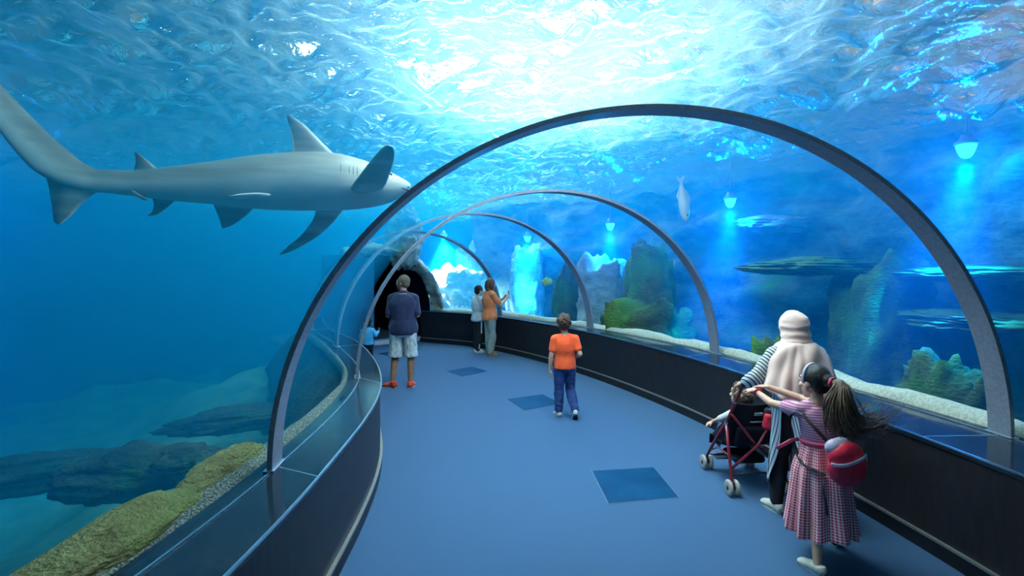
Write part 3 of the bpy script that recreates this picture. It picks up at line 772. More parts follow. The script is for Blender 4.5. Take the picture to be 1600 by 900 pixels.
def sheet(name, fn, nu, nv, mat, parent=None, closed=True, thick=.004):
    """Cloth surface P(u, v) with real thickness; stores u, v for the weave."""
    us = np.arange(nu)/nu if closed else np.linspace(0, 1, nu)
    vs = np.linspace(0, 1, nv)
    G = np.array([[fn(u, v) for u in us] for v in vs])
    gu = (np.roll(G, -1, 1)-np.roll(G, 1, 1)) if closed else np.gradient(G, axis=1)
    gv = np.gradient(G, axis=0); N = np.cross(gu, gv); N /= np.linalg.norm(N, axis=2, keepdims=True)+1e-9
    G2 = G-N*thick
    V = np.concatenate([G.reshape(-1, 3), G2.reshape(-1, 3)]); n1 = nu*nv
    F = grid_faces(nv, nu, closed); F2 = [tuple(i+n1 for i in f[::-1]) for f in F]; E = []
    for r in (0, nv-1):
        for c in range(nu if closed else nu-1):
            a, b = r*nu+c, r*nu+(c+1) % nu; E.append((a, b, n1+b, n1+a) if r else (b, a, n1+a, n1+b))
    if not closed:
        for c in (0, nu-1):
            for r in range(nv-1): E.append((r*nu+c, (r+1)*nu+c, n1+(r+1)*nu+c, n1+r*nu+c))
    o = outward(name, V, list(F)+F2+E, mat, parent=parent)
    for nm, arr in (('wu', np.tile(np.tile(us, (nv, 1)).ravel(), 2)), ('wv', np.tile(np.repeat(vs, nu), 2))):
        at = o.data.attributes.new(nm, 'FLOAT', 'POINT'); at.data.foreach_set('value', arr.astype(np.float32))
    return o
def cloth_mat(name, build, rough=.85):
    """Principled cloth whose colour comes from a node recipe; build(nt, math, attr, obj) returns a colour socket."""
    m, nt, out = new_mat(name); p = nt.nodes.new('ShaderNodeBsdfPrincipled'); L(nt, p.outputs[0], out.inputs[0])
    p.inputs['Roughness'].default_value = rough; p.inputs['Specular IOR Level'].default_value = .2
    def mth(op, a, b=None):
        n = nt.nodes.new('ShaderNodeMath'); n.operation = op
        for i, v in enumerate((a, b)):
            if v is None: continue
            if isinstance(v, (int, float)): n.inputs[i].default_value = v
            else: L(nt, v, n.inputs[i])
        return n.outputs[0]
    def attr(nm):
        n = nt.nodes.new('ShaderNodeAttribute'); n.attribute_name = nm; return n.outputs['Fac']
    def mix(f, a, b):
        n = nt.nodes.new('ShaderNodeMix'); n.data_type = 'RGBA'
        if isinstance(f, (int, float)): n.inputs[0].default_value = f
        else: L(nt, f, n.inputs[0])
        for i, v in ((6, a), (7, b)):
            if isinstance(v, tuple): n.inputs[i].default_value = rgb(v)
            else: L(nt, v, n.inputs[i])
        return n.outputs[2]
    def xyz():
        t = nt.nodes.new('ShaderNodeTexCoord'); s_ = nt.nodes.new('ShaderNodeSeparateXYZ'); L(nt, t.outputs['Object'], s_.inputs[0]); return s_.outputs
    L(nt, build(mth, attr, mix, xyz), p.inputs['Base Color'])
    return m

SK_FAIR = pm('skin_fair', (.62,.36,.25), (.70,.43,.31), scale=30, rough=.55, sss=.08)
SK_OLIVE = pm('skin_olive', (.50,.27,.17), (.58,.33,.22), scale=30, rough=.55, sss=.08)
SK_BROWN = pm('skin_brown', (.26,.125,.07), (.32,.16,.095), scale=30, rough=.5, sss=.06)
HAIR_BRN = pm('hair_brown', (.045,.022,.012), (.10,.052,.028), scale=70, rough=.5, bump=.5, bscale=160, stretch=(1,1,.25))
HAIR_AUB = pm('hair_auburn', (.10,.038,.018), (.17,.07,.035), scale=70, rough=.5, bump=.5, bscale=160, stretch=(1,1,.25))
HAIR_BLK = pm('hair_black', (.012,.009,.008), (.030,.020,.015), scale=70, rough=.42, bump=.4, bscale=160, stretch=(1,1,.25))
HAIR_GRY = pm('hair_greying', (.075,.055,.038), (.20,.155,.11), scale=90, rough=.6, bump=.5, bscale=200)
HAIR_LBR = pm('hair_light_brown', (.10,.060,.030), (.24,.155,.085), scale=60, rough=.5, bump=.5, bscale=160)
def eye_col(mth, attr, mix, xyz):
    o = xyz(); return mix(mth('GREATER_THAN', o[1], .0105), (.75,.72,.68), (.03,.018,.01))
cloth_mat('eye', eye_col, .15)
WHITE_RUB = pm('white_rubber', (.62,.60,.55), (.74,.72,.67), scale=40, rough=.6)
BLACK_RUB = pm('black_rubber', (.012,.012,.013), (.022,.022,.022), scale=40, rough=.7)
def cap_hair(h, front=.055, low=-.05, puff=.010, name='hair', vox=.006, extra=None, amp=.004, sc=45, st=(1,1,1)):
    """Hair that hugs the skull: full at the back, cut to a hairline at the front."""
    mb = MB(); s = h.hs
    mb.ell(h.H((0, -.020, .040)), A(.080+puff, .094+puff, .092+puff)*s, h.HR, 26, 18)
    mb.ell(h.H((0, -.052, low+.03)), A(.070+puff, .058+puff, .062+puff)*s, h.HR, 22, 14)
    for x in (-1, 1): mb.ell(h.H((x*.064, .000, .030)), A(.020+puff*.5, .050, .040)*s, h.HR)
    if extra: extra(mb)
    o = fuse(name, mb, h.hairmat, h.root, vox, 3)
    folds(o, amp, sc, st, 2); return o
# ---- man in navy polo and pale shorts, seen from behind, looking left
C_navy = pm('navy_jersey', (.004,.011,.048), (.007,.017,.070), scale=14, rough=.85, sheen=.15)
C_short = pm('pale_check_shorts', (.30,.36,.38), (.62,.66,.66), scale=26, rough=.85, stretch=(1,1,.6))
C_red = pm('red_trainer', (.55,.035,.02), (.72,.09,.05), scale=22, rough=.55)
h = Human('person', 'man in a navy shirt, pale shorts and red trainers, seen from behind, head turned left', (-1.70, 8.0, 0), math.radians(6),
  dict(crotch=(0,0,.80), waist=(0,.01,1.06), chest=(0,-.015,1.29), neck=(0,.0,1.47), head=(-.01,.03,1.625), sh_l=(-.168,-.005,1.385), sh_r=(.168,-.005,1.385),
       el_l=(-.225,-.045,1.13), el_r=(.225,-.045,1.13), wr_l=(-.17,.16,1.10), wr_r=(.17,.16,1.10), hip_l=(-.095,0,.87), hip_r=(.095,0,.87),
       kn_l=(-.125,.03,.475), kn_r=(.12,.02,.475), an_l=(-.16,-.01,.085), an_r=(.115,-.03,.085)), 1.0, PROF_M, None, (.12, 0, math.radians(62)), 1.02, 1.17, 1.0)
h.hairmat = HAIR_GRY
mb = MB(); h.head(mb); h.torso(mb)
for a in 'lr': h.arm(mb, a); h.leg(mb, a)
h.hand(mb, 'l', (.55, .8, .15), (.8, -.5, .2), .9); h.hand(mb, 'r', (-.55, .8, .15), (-.8, -.5, .2), .9)
h.body(SK_BROWN, mb); h.eyes()
cap_hair(h, puff=.002, low=-.035, amp=.002, sc=90)
mb = MB(); h.torso(mb, .03, .965, .016, .012, belly=.035)
for a in 'lr': h.arm(mb, a, .016, .86)
o = fuse('shirt', mb, C_navy, h.root, .007, 12); folds(o, .011, 7, (1,1,.5), 1)
mb = MB(); n = h.J['neck']; mb.tube([n+A(0,.0,-.02), n+A(0,.004,.015), n+A(0,.008,.035)], [(.085,.08), (.074,.072), (.070,.068)], 22, up=(0,1,0)); fuse('collar', mb, C_navy, o, .006, 2)
mb = MB(); h.torso(mb, .0, .28, .014)
for a in 'lr': h.leg(mb, a, .026, .70); q_ = [lerp(h.J['hip_'+a], h.J['kn_'+a], t) for t in (.30, .5, .7, .85, .97)]; mb.tube(q_, [.104, .104, .105, .107, .110], 18, up=(0, 1, 0))
o = fuse('shorts', mb, C_short, h.root, .007, 2); folds(o, .010, 11, (1,1,.45), 4)
h.shoe('l', math.radians(48), C_red, WHITE_RUB, ln=.32, low=False); h.shoe('r', math.radians(-8), C_red, WHITE_RUB, ln=.32, low=False)

# ---- boy in orange T-shirt and jeans, walking away
C_org = pm('orange_tshirt', (.78,.070,.012), (.90,.11,.02), scale=9, rough=.8, sheen=.1)
C_jean = pm('blue_denim', (.009,.034,.135), (.018,.056,.20), scale=22, rough=.85, stretch=(1,1,.5))
C_wht = pm('white_trainer', (.55,.55,.53), (.68,.68,.66), scale=30, rough=.6)
C_grysole = pm('dark_sole', (.035,.035,.040), (.07,.07,.075), scale=40, rough=.7)
k = .74
h = Human('person', 'curly-haired boy in an orange T-shirt and blue jeans walking away', (.665, 6.45, 0), math.radians(2),
  dict(crotch=(0,0,.575), waist=(0,.0,.76), chest=(0,-.01,.91), neck=(0,.0,1.045), head=(-.008,.025,1.17), sh_l=(-.125,-.005,.985), sh_r=(.128,-.005,.985),
       el_l=(-.172,-.015,.78), el_r=(.182,-.06,.805), wr_l=(-.185,.02,.605), wr_r=(.150,.085,.74), hip_l=(-.062,0,.63), hip_r=(.062,0,.63),
       kn_l=(-.070,.025,.335), kn_r=(.075,.045,.335), an_l=(-.075,.02,.064), an_r=(.115,-.115,.105)), k, PROF_C, None, (.05, 0, math.radians(-8)), .97, 1.06, 1.06)
h.hairmat = HAIR_BRN
mb = MB(); h.head(mb); h.torso(mb)
for a in 'lr': h.arm(mb, a); h.leg(mb, a)
h.hand(mb, 'l', (-.05, .15, -1), (1, .2, 0), .6, 1.0); h.hand(mb, 'r', (-.3, .9, -.2), (-.9, -.2, -.2), .8, 1.0)
h.body(SK_FAIR, mb); h.eyes()
def curls(mb):
    r = random.Random(3)
    for _ in range(150):
        v = unit((r.gauss(0, 1), r.gauss(-.25, .9), r.gauss(.35, .8)))
        if v[1] > .55 and v[2] < .35: continue
        if v[2] < -.45: continue
        p = A(0, -.022, .035)+v*A(.088, .104, .100); mb.ell(h.H(p), r.uniform(.011, .019)*h.hs, None, 8, 6)
cap_hair(h, puff=.006, low=-.04, extra=curls, vox=.005, amp=.002, sc=60)
mb = MB(); h.torso(mb, .10, .965, .012, .010)
for a in 'lr': h.arm(mb, a, .014, .62)
o = fuse('shirt', mb, C_org, h.root, .006, 4); folds(o, .008, 10, (1,1,.6), 7)
mb = MB(); h.torso(mb, .0, .28, .008)
for a in 'lr': h.leg(mb, a, .012, 1.93, .017)
o = fuse('jeans', mb, C_jean, h.root, .006, 4); folds(o, .007, 14, (1,1,1.2), 3)
h.shoe('l', math.radians(14), C_wht, WHITE_RUB, ln=.215); h.shoe('r', math.radians(-6), C_wht, C_grysole, pitch=math.radians(38), ln=.215)

# ---- woman in orange top photographing through the glass, and a companion behind her
C_org2 = pm('coral_top', (.92,.22,.07), (.96,.30,.11), scale=9, rough=.8)
C_sage = pm('sage_trousers', (.25,.27,.22), (.36,.38,.31), scale=14, rough=.85, stretch=(1,1,.4))
C_tan = pm('tan_sandal', (.30,.17,.09), (.40,.24,.14), scale=30, rough=.6)
C_phone = pm('phone_shell', (.45,.47,.50), (.55,.57,.6), scale=30, rough=.3)
k = .92
h = Human('person', 'brown-haired woman in orange top and grey-green trousers, phone raised to the glass', (-.47, 10.76, 0), math.radians(-62),
  dict(crotch=(0,0,.73), waist=(0,.0,.96), chest=(0,-.02,1.16), neck=(0,.0,1.34), head=(0,.035,1.485), sh_l=(-.175,-.005,1.275), sh_r=(.175,-.005,1.275),
       el_l=(-.21,.14,1.07), el_r=(.20,.15,1.06), wr_l=(-.06,.36,1.18), wr_r=(.06,.37,1.18), hip_l=(-.085,0,.80), hip_r=(.085,0,.80),
       kn_l=(-.085,.02,.44), kn_r=(.09,.02,.44), an_l=(-.09,.03,.078), an_r=(.10,-.03,.078)), k, PROF_F, None, (0, 0, 0), .95, 1.05)
h.hairmat = HAIR_AUB
mb = MB(); h.head(mb); h.torso(mb)
for a in 'lr': h.arm(mb, a); h.leg(mb, a)
h.hand(mb, 'l', (.25, .5, .8), (.9, .3, -.2), 1.0); h.hand(mb, 'r', (-.25, .5, .8), (-.9, .3, -.2), 1.0)
h.body(SK_FAIR, mb); h.eyes()
def bob(mb):
    for x in (-1, 1):
        mb.tube([h.H((x*.062, -.02, .07)), h.H((x*.083, -.02, .0)), h.H((x*.084, -.02, -.06)), h.H((x*.070, -.03, -.115))], [(.03, .05), (.024, .055), (.026, .05), (.014, .03)], 12, up=(0,1,0))
    mb.tube([h.H((0, -.09, .06)), h.H((0, -.108, -.02)), h.H((0, -.102, -.09)), h.H((0, -.09, -.135))], [(.07, .03), (.085, .032), (.08, .03), (.05, .02)], 16, up=(0,1,0))
cap_hair(h, puff=.010, extra=bob, amp=.006, sc=28, st=(1,1,.4))
mb = MB(); h.torso(mb, .02, .965, .018, .022)
for a in 'lr': h.arm(mb, a, .018, .72)
o = fuse('shirt', mb, C_org2, h.root, .007, 4); folds(o, .012, 8, (1,1,.5), 5)
mb = MB(); h.torso(mb, .0, .25, .006)
for a in 'lr': h.leg(mb, a, .016, 1.94, .030)
o = fuse('trousers', mb, C_sage, h.root, .007, 4); folds(o, .010, 9, (1,1,.4), 6)
for a, y in (('l', .1), ('r', -.12)): h.shoe(a, y, C_tan, C_tan, ln=.245)
ph = MB().box((0,0,0), (.076,.010,.155), bev=.004).build('phone', C_phone)
ph.location = h.root.matrix_basis @ Vector((0, .452, 1.272)); ph.rotation_euler = (0, 0, math.radians(-62))
tag(ph, 'small phone held up in both hands by the woman in the orange top', 'phone')
MB().box((.022,.006,.055), (.022,.006,.022), bev=.002).build('camera_bump', BLACK_RUB, ph)

C_white = pm('white_top', (.62,.63,.64), (.76,.77,.78), scale=9, rough=.8)
C_blk = pm('black_trousers', (.010,.010,.012), (.018,.018,.020), scale=14, rough=.85)
k = .84
h = Human('person', 'person in white top and black striped trousers, half hidden behind the woman in orange', (-.74, 11.12, 0), math.radians(-58),
  dict(crotch=(0,0,.66), waist=(0,.0,.86), chest=(0,-.02,1.04), neck=(0,.0,1.20), head=(0,.03,1.335), sh_l=(-.155,-.005,1.14), sh_r=(.155,-.005,1.14),
       el_l=(-.18,.03,.92), el_r=(.18,.03,.92), wr_l=(-.14,.20,.86), wr_r=(.14,.20,.86), hip_l=(-.075,0,.73), hip_r=(.075,0,.73),
       kn_l=(-.08,.01,.40), kn_r=(.08,.01,.40), an_l=(-.08,.0,.07), an_r=(.085,-.06,.07)), k, PROF_F, None, (0, 0, 0), .92, 1.0)
h.hairmat = HAIR_BLK
mb = MB(); h.head(mb); h.torso(mb)
for a in 'lr': h.arm(mb, a); h.leg(mb, a)
h.hand(mb, 'l', (.2, .9, -.1), (.9, -.2, 0), .7); h.hand(mb, 'r', (-.2, .9, -.1), (-.9, -.2, 0), .7)
h.body(SK_FAIR, mb); h.eyes(); cap_hair(h, puff=.008)
mb = MB(); h.torso(mb, .04, .965, .020, .02)
for a in 'lr': h.arm(mb, a, .018, .8)
o = fuse('shirt', mb, C_white, h.root, .007, 4); folds(o, .01, 8, (1,1,.5), 9)
mb = MB(); h.torso(mb, .0, .25, .010)
for a in 'lr': h.leg(mb, a, .014, 1.94, .024)
o = fuse('trousers', mb, C_blk, h.root, .007, 4); folds(o, .008, 9, (1,1,.4), 8)
for a in 'lr':
    s_ = -1 if a == 'l' else 1
    pts = [lerp(h.J['hip_'+a], h.J['kn_'+a], t)+A(s_*(.082-.022*t), 0, 0)*1.05 for t in (.15,.4,.7,1)]+[lerp(h.J['kn_'+a], h.J['an_'+a], t)+A(s_*(.068-.008*t), 0, 0) for t in (.3,.6,.93)]
    MB().tube(pts, [(.006, .016)]*len(pts), 10, up=(0,1,0)).build('side_stripe', C_white, o)
for a, y in (('l', .1), ('r', -.1)): h.shoe(a, y, C_wht, WHITE_RUB, ln=.25)

# ---- toddler in light blue at the far bend
C_lblue = pm('sky_blue_jacket', (.05,.42,.72), (.10,.52,.80), scale=9, rough=.8)
k = .50
h = Human('person', 'toddler in a sky blue jacket beside the inner ledge at the far bend', (-2.80, 9.95, 0), math.radians(10),
  dict(crotch=(0,0,.335), waist=(0,.0,.46), chest=(0,-.01,.57), neck=(0,.0,.665), head=(0,.02,.775), sh_l=(-.095,-.005,.625), sh_r=(.095,-.005,.625),
       el_l=(-.14,.0,.50), el_r=(.15,.0,.53), wr_l=(-.13,.08,.42), wr_r=(.19,.06,.60), hip_l=(-.05,0,.37), hip_r=(.05,0,.37),
       kn_l=(-.055,.01,.20), kn_r=(.055,.01,.20), an_l=(-.055,.0,.048), an_r=(.06,-.03,.048)), k, PROF_C, None, (0, 0, 0), .84, 1.05, 1.05, .004)
h.hairmat = HAIR_BLK
mb = MB(); h.head(mb); h.torso(mb)
for a in 'lr': h.arm(mb, a); h.leg(mb, a)
h.hand(mb, 'l', (.2, .6, -.6), (.9, -.2, 0), .7); h.hand(mb, 'r', (.4, .2, .9), (-.9, .2, .3), .5)
h.body(SK_FAIR, mb); h.eyes(); cap_hair(h, puff=.008)
mb = MB(); h.torso(mb, .06, .965, .016, .012)
for a in 'lr': h.arm(mb, a, .014, 1.9)
o = fuse('jacket', mb, C_lblue, h.root, .006, 4); folds(o, .007, 14, (1,1,.7), 9)
mb = MB(); h.torso(mb, .0, .28, .008)
for a in 'lr': h.leg(mb, a, .010, 1.93, .012)
fuse('trousers', mb, C_blk, h.root, .006, 4)
for a, y in (('l', .15), ('r', -.15)): h.shoe(a, y, C_wht, WHITE_RUB, ln=.155)
# ---- woman in pink headscarf and striped tunic pushing the stroller
C_scarf = pm('pale_pink_scarf', (.86,.58,.50), (.92,.67,.59), scale=16, rough=.9, stretch=(1,1,.5), sheen=.3)
WH, BL, DK = (.62,.66,.68), (.10,.17,.24), (.02,.025,.035)
def stripes_u(n, lo=.36, col=BL):
    def f(mth, attr, mix, xyz):
        t = mth('FRACT', mth('MULTIPLY', attr('wu'), n)); a = mth('LESS_THAN', t, lo)
        b = mth('LESS_THAN', mth('FRACT', mth('MULTIPLY', attr('wu'), n/2.0)), .09)
        return mix(b, mix(a, (.56,.68,.74), col), DK)
    return f
C_tunic = cloth_mat('striped_tunic', stripes_u(52))
def sleeve_col(mth, attr, mix, xyz):
    o = xyz(); t = mth('FRACT', mth('MULTIPLY', mth('ADD', o[0], mth('MULTIPLY', o[2], .8)), 34)); return mix(mth('LESS_THAN', t, .34), WH, DK)
C_sleeve = cloth_mat('striped_sleeve', sleeve_col)
C_canvas = pm('cream_canvas_shoe', (.58,.55,.47), (.70,.67,.58), scale=40, rough=.7)
k = .91
h = Human('person', 'woman in a pale pink headscarf and striped tunic leaning over the stroller handles', (2.235, 3.95, 0), math.radians(4),
  dict(crotch=(0,-.02,.72), waist=(0,.0,.95), chest=(0,.04,1.13), neck=(0,.075,1.29), head=(.0,.115,1.43), sh_l=(-.165,.075,1.225), sh_r=(.165,.075,1.225),
       el_l=(-.30,.11,1.04), el_r=(.23,.14,1.03), wr_l=(-.305,.26,.965), wr_r=(.10,.27,.965), hip_l=(-.085,-.01,.79), hip_r=(.085,-.01,.79),
       kn_l=(-.125,.10,.43), kn_r=(.09,-.06,.43), an_l=(-.165,.06,.078), an_r=(.10,-.26,.10)), k, PROF_F, None, (-.12, 0, .1), .95, 1.05)
h.hairmat = HAIR_BLK
mb = MB(); h.head(mb); h.torso(mb)
for a in 'lr': h.arm(mb, a); h.leg(mb, a)
h.hand(mb, 'l', (-.02, .9, -.25), (.1, -.3, -1), 1.3, 1.05); h.hand(mb, 'r', (.02, .9, -.25), (-.1, -.3, -1), 1.3, 1.05)
h.body(SK_OLIVE, mb); h.eyes()
mb = MB(); h.torso(mb, .0, .25, .010)
for a in 'lr': h.leg(mb, a, .012, 1.93, .014)
o = fuse('trousers', mb, C_blk, h.root, .007, 4); folds(o, .006, 10, (1,1,.5), 3)
h.shoe('l', .12, C_canvas, WHITE_RUB, ln=.25); h.shoe('r', -.1, C_canvas, WHITE_RUB, ln=.25, pitch=.5)
# tunic: yoke + sleeves, then the long skirt with a slit on the left
mb = MB(); h.torso(mb, .35, .96, .022)
for a in 'lr': h.arm(mb, a, .020, 1.86)
o = fuse('sleeves', mb, C_sleeve, h.root, .007, 4); folds(o, .009, 9, (1,1,.7), 5)
def tunic(u, v):
    gap = .04+1.25*max(0, v-.30)/.70; a = PI+.42+gap/2+(2*PI-gap)*u; z = 1.16-.93*v
    w = .190+.015*v+.035*v**1.5; d = .165+.03*v+.07*v**1.6
    f = (.012+.03*v)*v**.5*math.sin(a*9+1.2*math.sin(a*2)+v*.8)*.6
    cx = -.005+.03*v; cy = .045-.10*min(v*2, 1)*.5
    return A(cx+(w+f)*math.cos(a), cy+(d+f)*math.sin(a), z+.025*math.sin(a*2+.6)*v)
sheet('tunic', tunic, 260, 40, C_tunic, h.root, closed=False, thick=.005)
# headscarf: hood, twisted neck roll, cape over the shoulders
mb = MB()
mb.ell(h.H((0, -.022, .022)), A(.108, .122, .124)*h.hs, h.HR, 28, 20)
mb.ell(h.H((0, -.032, -.055)), A(.108, .113, .098)*h.hs, h.HR, 24, 16); mb.ell(h.H((0, -.032, -.125)), A(.118, .112, .075)*h.hs, h.HR, 24, 16)
for q in range(2):
    c = h.H((0, -.012, -.150-.030*q)); r1, r2 = (.088+.016*q), (.088+.012*q)
    mb.tube([c+A(r1*math.cos(t), r2*math.sin(t), .016*math.sin(t+q*1.3)+.012*math.cos(t*1+q)) for t in np.linspace(0, 2*PI, 25)[:-1]], .024, 10, closed=True)
o = fuse('headscarf', mb, C_scarf, h.root, .007, 9)
folds(o, .009, 9, (.7,.7,1.9), 12)
def cape(u, v):
    a = 2*PI*u; n = h.J['neck']; s_ = v**.62
    w = .095+.205*s_-.02*max(0, v-.6); d = .088+.118*s_
    bk = .5-.5*math.sin(a)             # 1 at the back
    z = n[2]+.035-.06*s_*s_-(.23+.12*bk)*v**1.35
    f = .012*v*math.sin(a*13+2*math.sin(a*3)+v*3)+.008*math.sin(a*5+v*9)
    return A(n[0]+(w+f)*math.cos(a), n[1]-.02-.03*v+(d+f)*math.sin(a), z+.02*v*math.sin(a*4+1))
c_ = sheet('drape', cape, 160, 30, C_scarf, o, thick=.006)

# ---- girl in red gingham dress with red backpack
def ging(mth, attr, mix, xyz):
    a = mth('LESS_THAN', mth('FRACT', mth('MULTIPLY', attr('wu'), 74)), .5); b = mth('LESS_THAN', mth('FRACT', mth('MULTIPLY', attr('wv'), 34)), .5)
    s_ = mth('MULTIPLY', mth('ADD', a, b), .5); return mix(s_, (.86,.66,.72), (.55,.016,.05))
C_ging = cloth_mat('red_gingham', ging)
def band(mth, attr, mix, xyz):
    o = xyz(); t = mth('FRACT', mth('MULTIPLY', o[2], 62)); return mix(mth('LESS_THAN', t, .45), (.66,.46,.62), (.46,.10,.20))
C_band = cloth_mat('pink_striped_bodice', band)
C_pink = pm('pink_ribbon', (.62,.05,.14), (.75,.09,.20), scale=20, rough=.5)
C_lil = pm('lavender_fabric', (.44,.40,.54), (.54,.50,.63), scale=20, rough=.7)
HAIR_TAIL = pm('hair_ponytail', (.06,.032,.018), (.20,.12,.07), scale=60, rough=.45, bump=.3, bscale=160, stretch=(1,1,.25))
C_redbag = pm('red_nylon', (.58,.012,.045), (.72,.03,.06), scale=9, rough=.45)
C_blkstrap = pm('black_webbing', (.010,.010,.012), (.02,.02,.022), scale=90, rough=.8)
k = .735
h = Human('person', 'girl in a red gingham dress with a long windblown ponytail, reaching for the stroller', (2.05, 3.38, 0), math.radians(6),
  dict(crotch=(0,-.02,.57), waist=(-.01,.0,.75), chest=(-.015,.02,.89), neck=(-.02,.03,1.02), head=(-.02,.05,1.145), sh_l=(-.125,.055,.965), sh_r=(.115,.03,.965),
       el_l=(-.19,.26,.955), el_r=(.03,.25,.985), wr_l=(-.205,.435,1.00), wr_r=(-.125,.40,1.035), hip_l=(-.062,-.02,.62), hip_r=(.062,-.02,.62),
       kn_l=(-.115,-.09,.33), kn_r=(.10,.04,.33), an_l=(-.155,-.16,.064), an_r=(.19,.145,.064)), k, PROF_C, None, (.0, 0, .22), .95, .95, .9, .0045)
h.hairmat = HAIR_BLK
mb = MB(); h.head(mb); h.torso(mb)
for a in 'lr': h.arm(mb, a); h.leg(mb, a)
h.hand(mb, 'l', (-.15, .9, -.1), (.2, -.2, -1), .75, 1.05); h.hand(mb, 'r', (-.45, .8, -.1), (0, 0, -1), .35, 1.05, .12)
h.body(SK_FAIR, mb); h.eyes()
h.shoe('l', .2, C_canvas, WHITE_RUB, ln=.215); h.shoe('r', -.15, BLACK_RUB, WHITE_RUB, ln=.205)
mb = MB(); h.torso(mb, .30, .955, .012)
for a in 'lr': h.arm(mb, a, .016, .42)
o = fuse('bodice', mb, C_band, h.root, .006, 4); folds(o, .005, 16, (1,1,.7), 5)
def skirt(u, v):
    a = 2*PI*u; z = .775-.575*v
    w = .108+.035*min(1, v*3)+.055*v; d = .092+.045*min(1, v*3)+.06*v
    f = (.004+.020*v)*math.sin(a*11+1.5*math.sin(a*2))+.012*v*math.sin(a*4+v*2)
    return A(-.012-.012*v+(w+f)*math.cos(a), -.0-.015*v+(d+f)*math.sin(a), z+.016*v*math.sin(a*3))
sk = sheet('skirt', skirt, 220, 60, C_ging, h.root)
mb = MB(); mb.tube([A(-.012+.128*math.cos(t), .108*math.sin(t), .772) for t in np.linspace(0, 2*PI, 33)[:-1]], [(.004, .013)]*32, 8, closed=True)
mb.tube([A(-.13, .05, .772), A(-.165, .08, .755), A(-.205, .10, .72), A(-.245, .12, .69)], [(.004, .012)]*4, 8)
mb.build('sash', C_pink, h.root)
# hair: smooth cap drawn back to a scrunchie, then the long tail blown to the right
cap_hair(h, puff=.003, low=-.03, amp=.003, sc=30, st=(1,1,.3), extra=lambda m: m.ell(h.H((0, -.105, .035)), .045*h.hs))
q0 = h.H((.0, -.150, .030)); bk = unit(h.H((0, -1, .0))-h.H((0, 0, 0)))
mb = MB(); R_ = unit(np.cross(bk, A(0, 0, 1)))
mb.tube([q0-bk*.010+R_*(.026*math.cos(t))+A(0, 0, 1)*.026*math.sin(t)+bk*.004*math.sin(5*t) for t in np.linspace(0, 2*PI, 25)[:-1]], .011, 10, closed=True)
mb.build('scrunchie', C_pink, h.root)
mb = MB(); r = random.Random(5)
for q in range(230):
    t = r.random(); off = A(r.gauss(0, .013), r.gauss(0, .012), r.gauss(0, .010)); w_ = r.uniform(.5, 1.0)
    sw = r.random()**1.1; e_ = r.uniform(.9, 1.15)
    p = [q0+off*.6, q0+bk*.05+off+A(.0, 0, -.01), q0+A(-.025, -.085, -.10*e_)+off*2.2, q0+A(-.015+.02*sw, -.09, -.20*e_)+off*3.0,
         q0+A(.03+.07*sw, -.085-.02*r.random(), -.275*e_+.05*sw)+off*3.2, q0+A(.09+.14*sw, -.08+.03*r.gauss(0, 1), -.30*e_+.12*sw)+off*3.0]
    if sw > .55: p.append(q0+A(.20+.20*sw, -.06+.03*r.gauss(0, 1), -.27*e_+.14*sw+.03*r.gauss(0, 1))+off*3)
    c = catmull(p, 5); n = len(c)
    mb.tube(c, [max(.0007, (.0052+.002*sw)*w_*(1-(i/(n-1))**2.2)) for i in range(n)], 6)
mb.tube(catmull([q0, q0+bk*.05, q0+A(-.022, -.085, -.10), q0+A(-.01, -.09, -.20), q0+A(.03, -.085, -.26)], 5), [.022+.010*math.sin(PI*i/20)*1.0-.018*(i/20)**3 for i in range(21)], 12)
mb.build('ponytail', HAIR_TAIL, h.root)
mb = MB(); mb.tube([h.H(A(.088*math.cos(t), .018+.0*t, .030+.104*math.sin(t))) for t in np.linspace(-.25, PI+.25, 26)], [(.0045*h.hs, .011*h.hs)]*26, 8, up=h.HR @ A(0, 1, 0))
mb.build('headband', C_lil, h.root)
mb = MB(); w_ = h.J['wr_l']; d_ = unit(h.J['wr_l']-h.J['el_l']); a1 = unit(np.cross(d_, A(0, 0, 1))); a2 = np.cross(a1, d_)
mb.tube([w_-d_*.03+a1*.026*math.cos(t)+a2*.024*math.sin(t) for t in np.linspace(0, 2*PI, 21)[:-1]], [(.004, .013)]*20, 8, closed=True, up=a1)
mb.build('wristband', C_pink, h.root)

# backpack slung low on her back
bp = empty('backpack', (0, 0, 0)); bp.location = (2.055, 3.145, .72); bp.rotation_euler = (0, math.radians(-8), math.radians(8))
tag(bp, 'small red backpack with a pale zip stripe hanging on the girl\'s back', 'backpack')
mb = MB(); mb.ell((0, -.005, -.03), (.125, .070, .115), None, 28, 18); mb.ell((0, .0, .045), (.112, .062, .085), None, 24, 16); mb.box((0, .03, 0), (.19, .05, .20), bev=.02)
o = fuse('pouch', mb, C_redbag, bp, .006, 5); folds(o, .004, 12, (1,1,.6), 2)
mb = MB(); mb.ell((-.02, .022, .098), (.088, .045, .050), None, 24, 16); o = fuse('top_flap', mb, C_lil, bp, .006, 4); folds(o, .006, 14, (1,1,.5), 4)
mb = MB(); mb.tube([A(.124*math.sin(t), -.006-.072*math.cos(t)*.95, .030+.012*math.sin(2*t)) for t in np.linspace(-1.35, 1.45, 18)], [(.004, .011)]*18, 8, up=(0,0,1)); mb.build('zip_stripe', C_lil, bp)
mb = MB(); mb.tube([A(.112, -.02, .035), A(.118, -.022, .015), A(.12, -.024, -.004)], [.004, .006, .003], 8); mb.build('zip_pull', WHITE_RUB, bp)
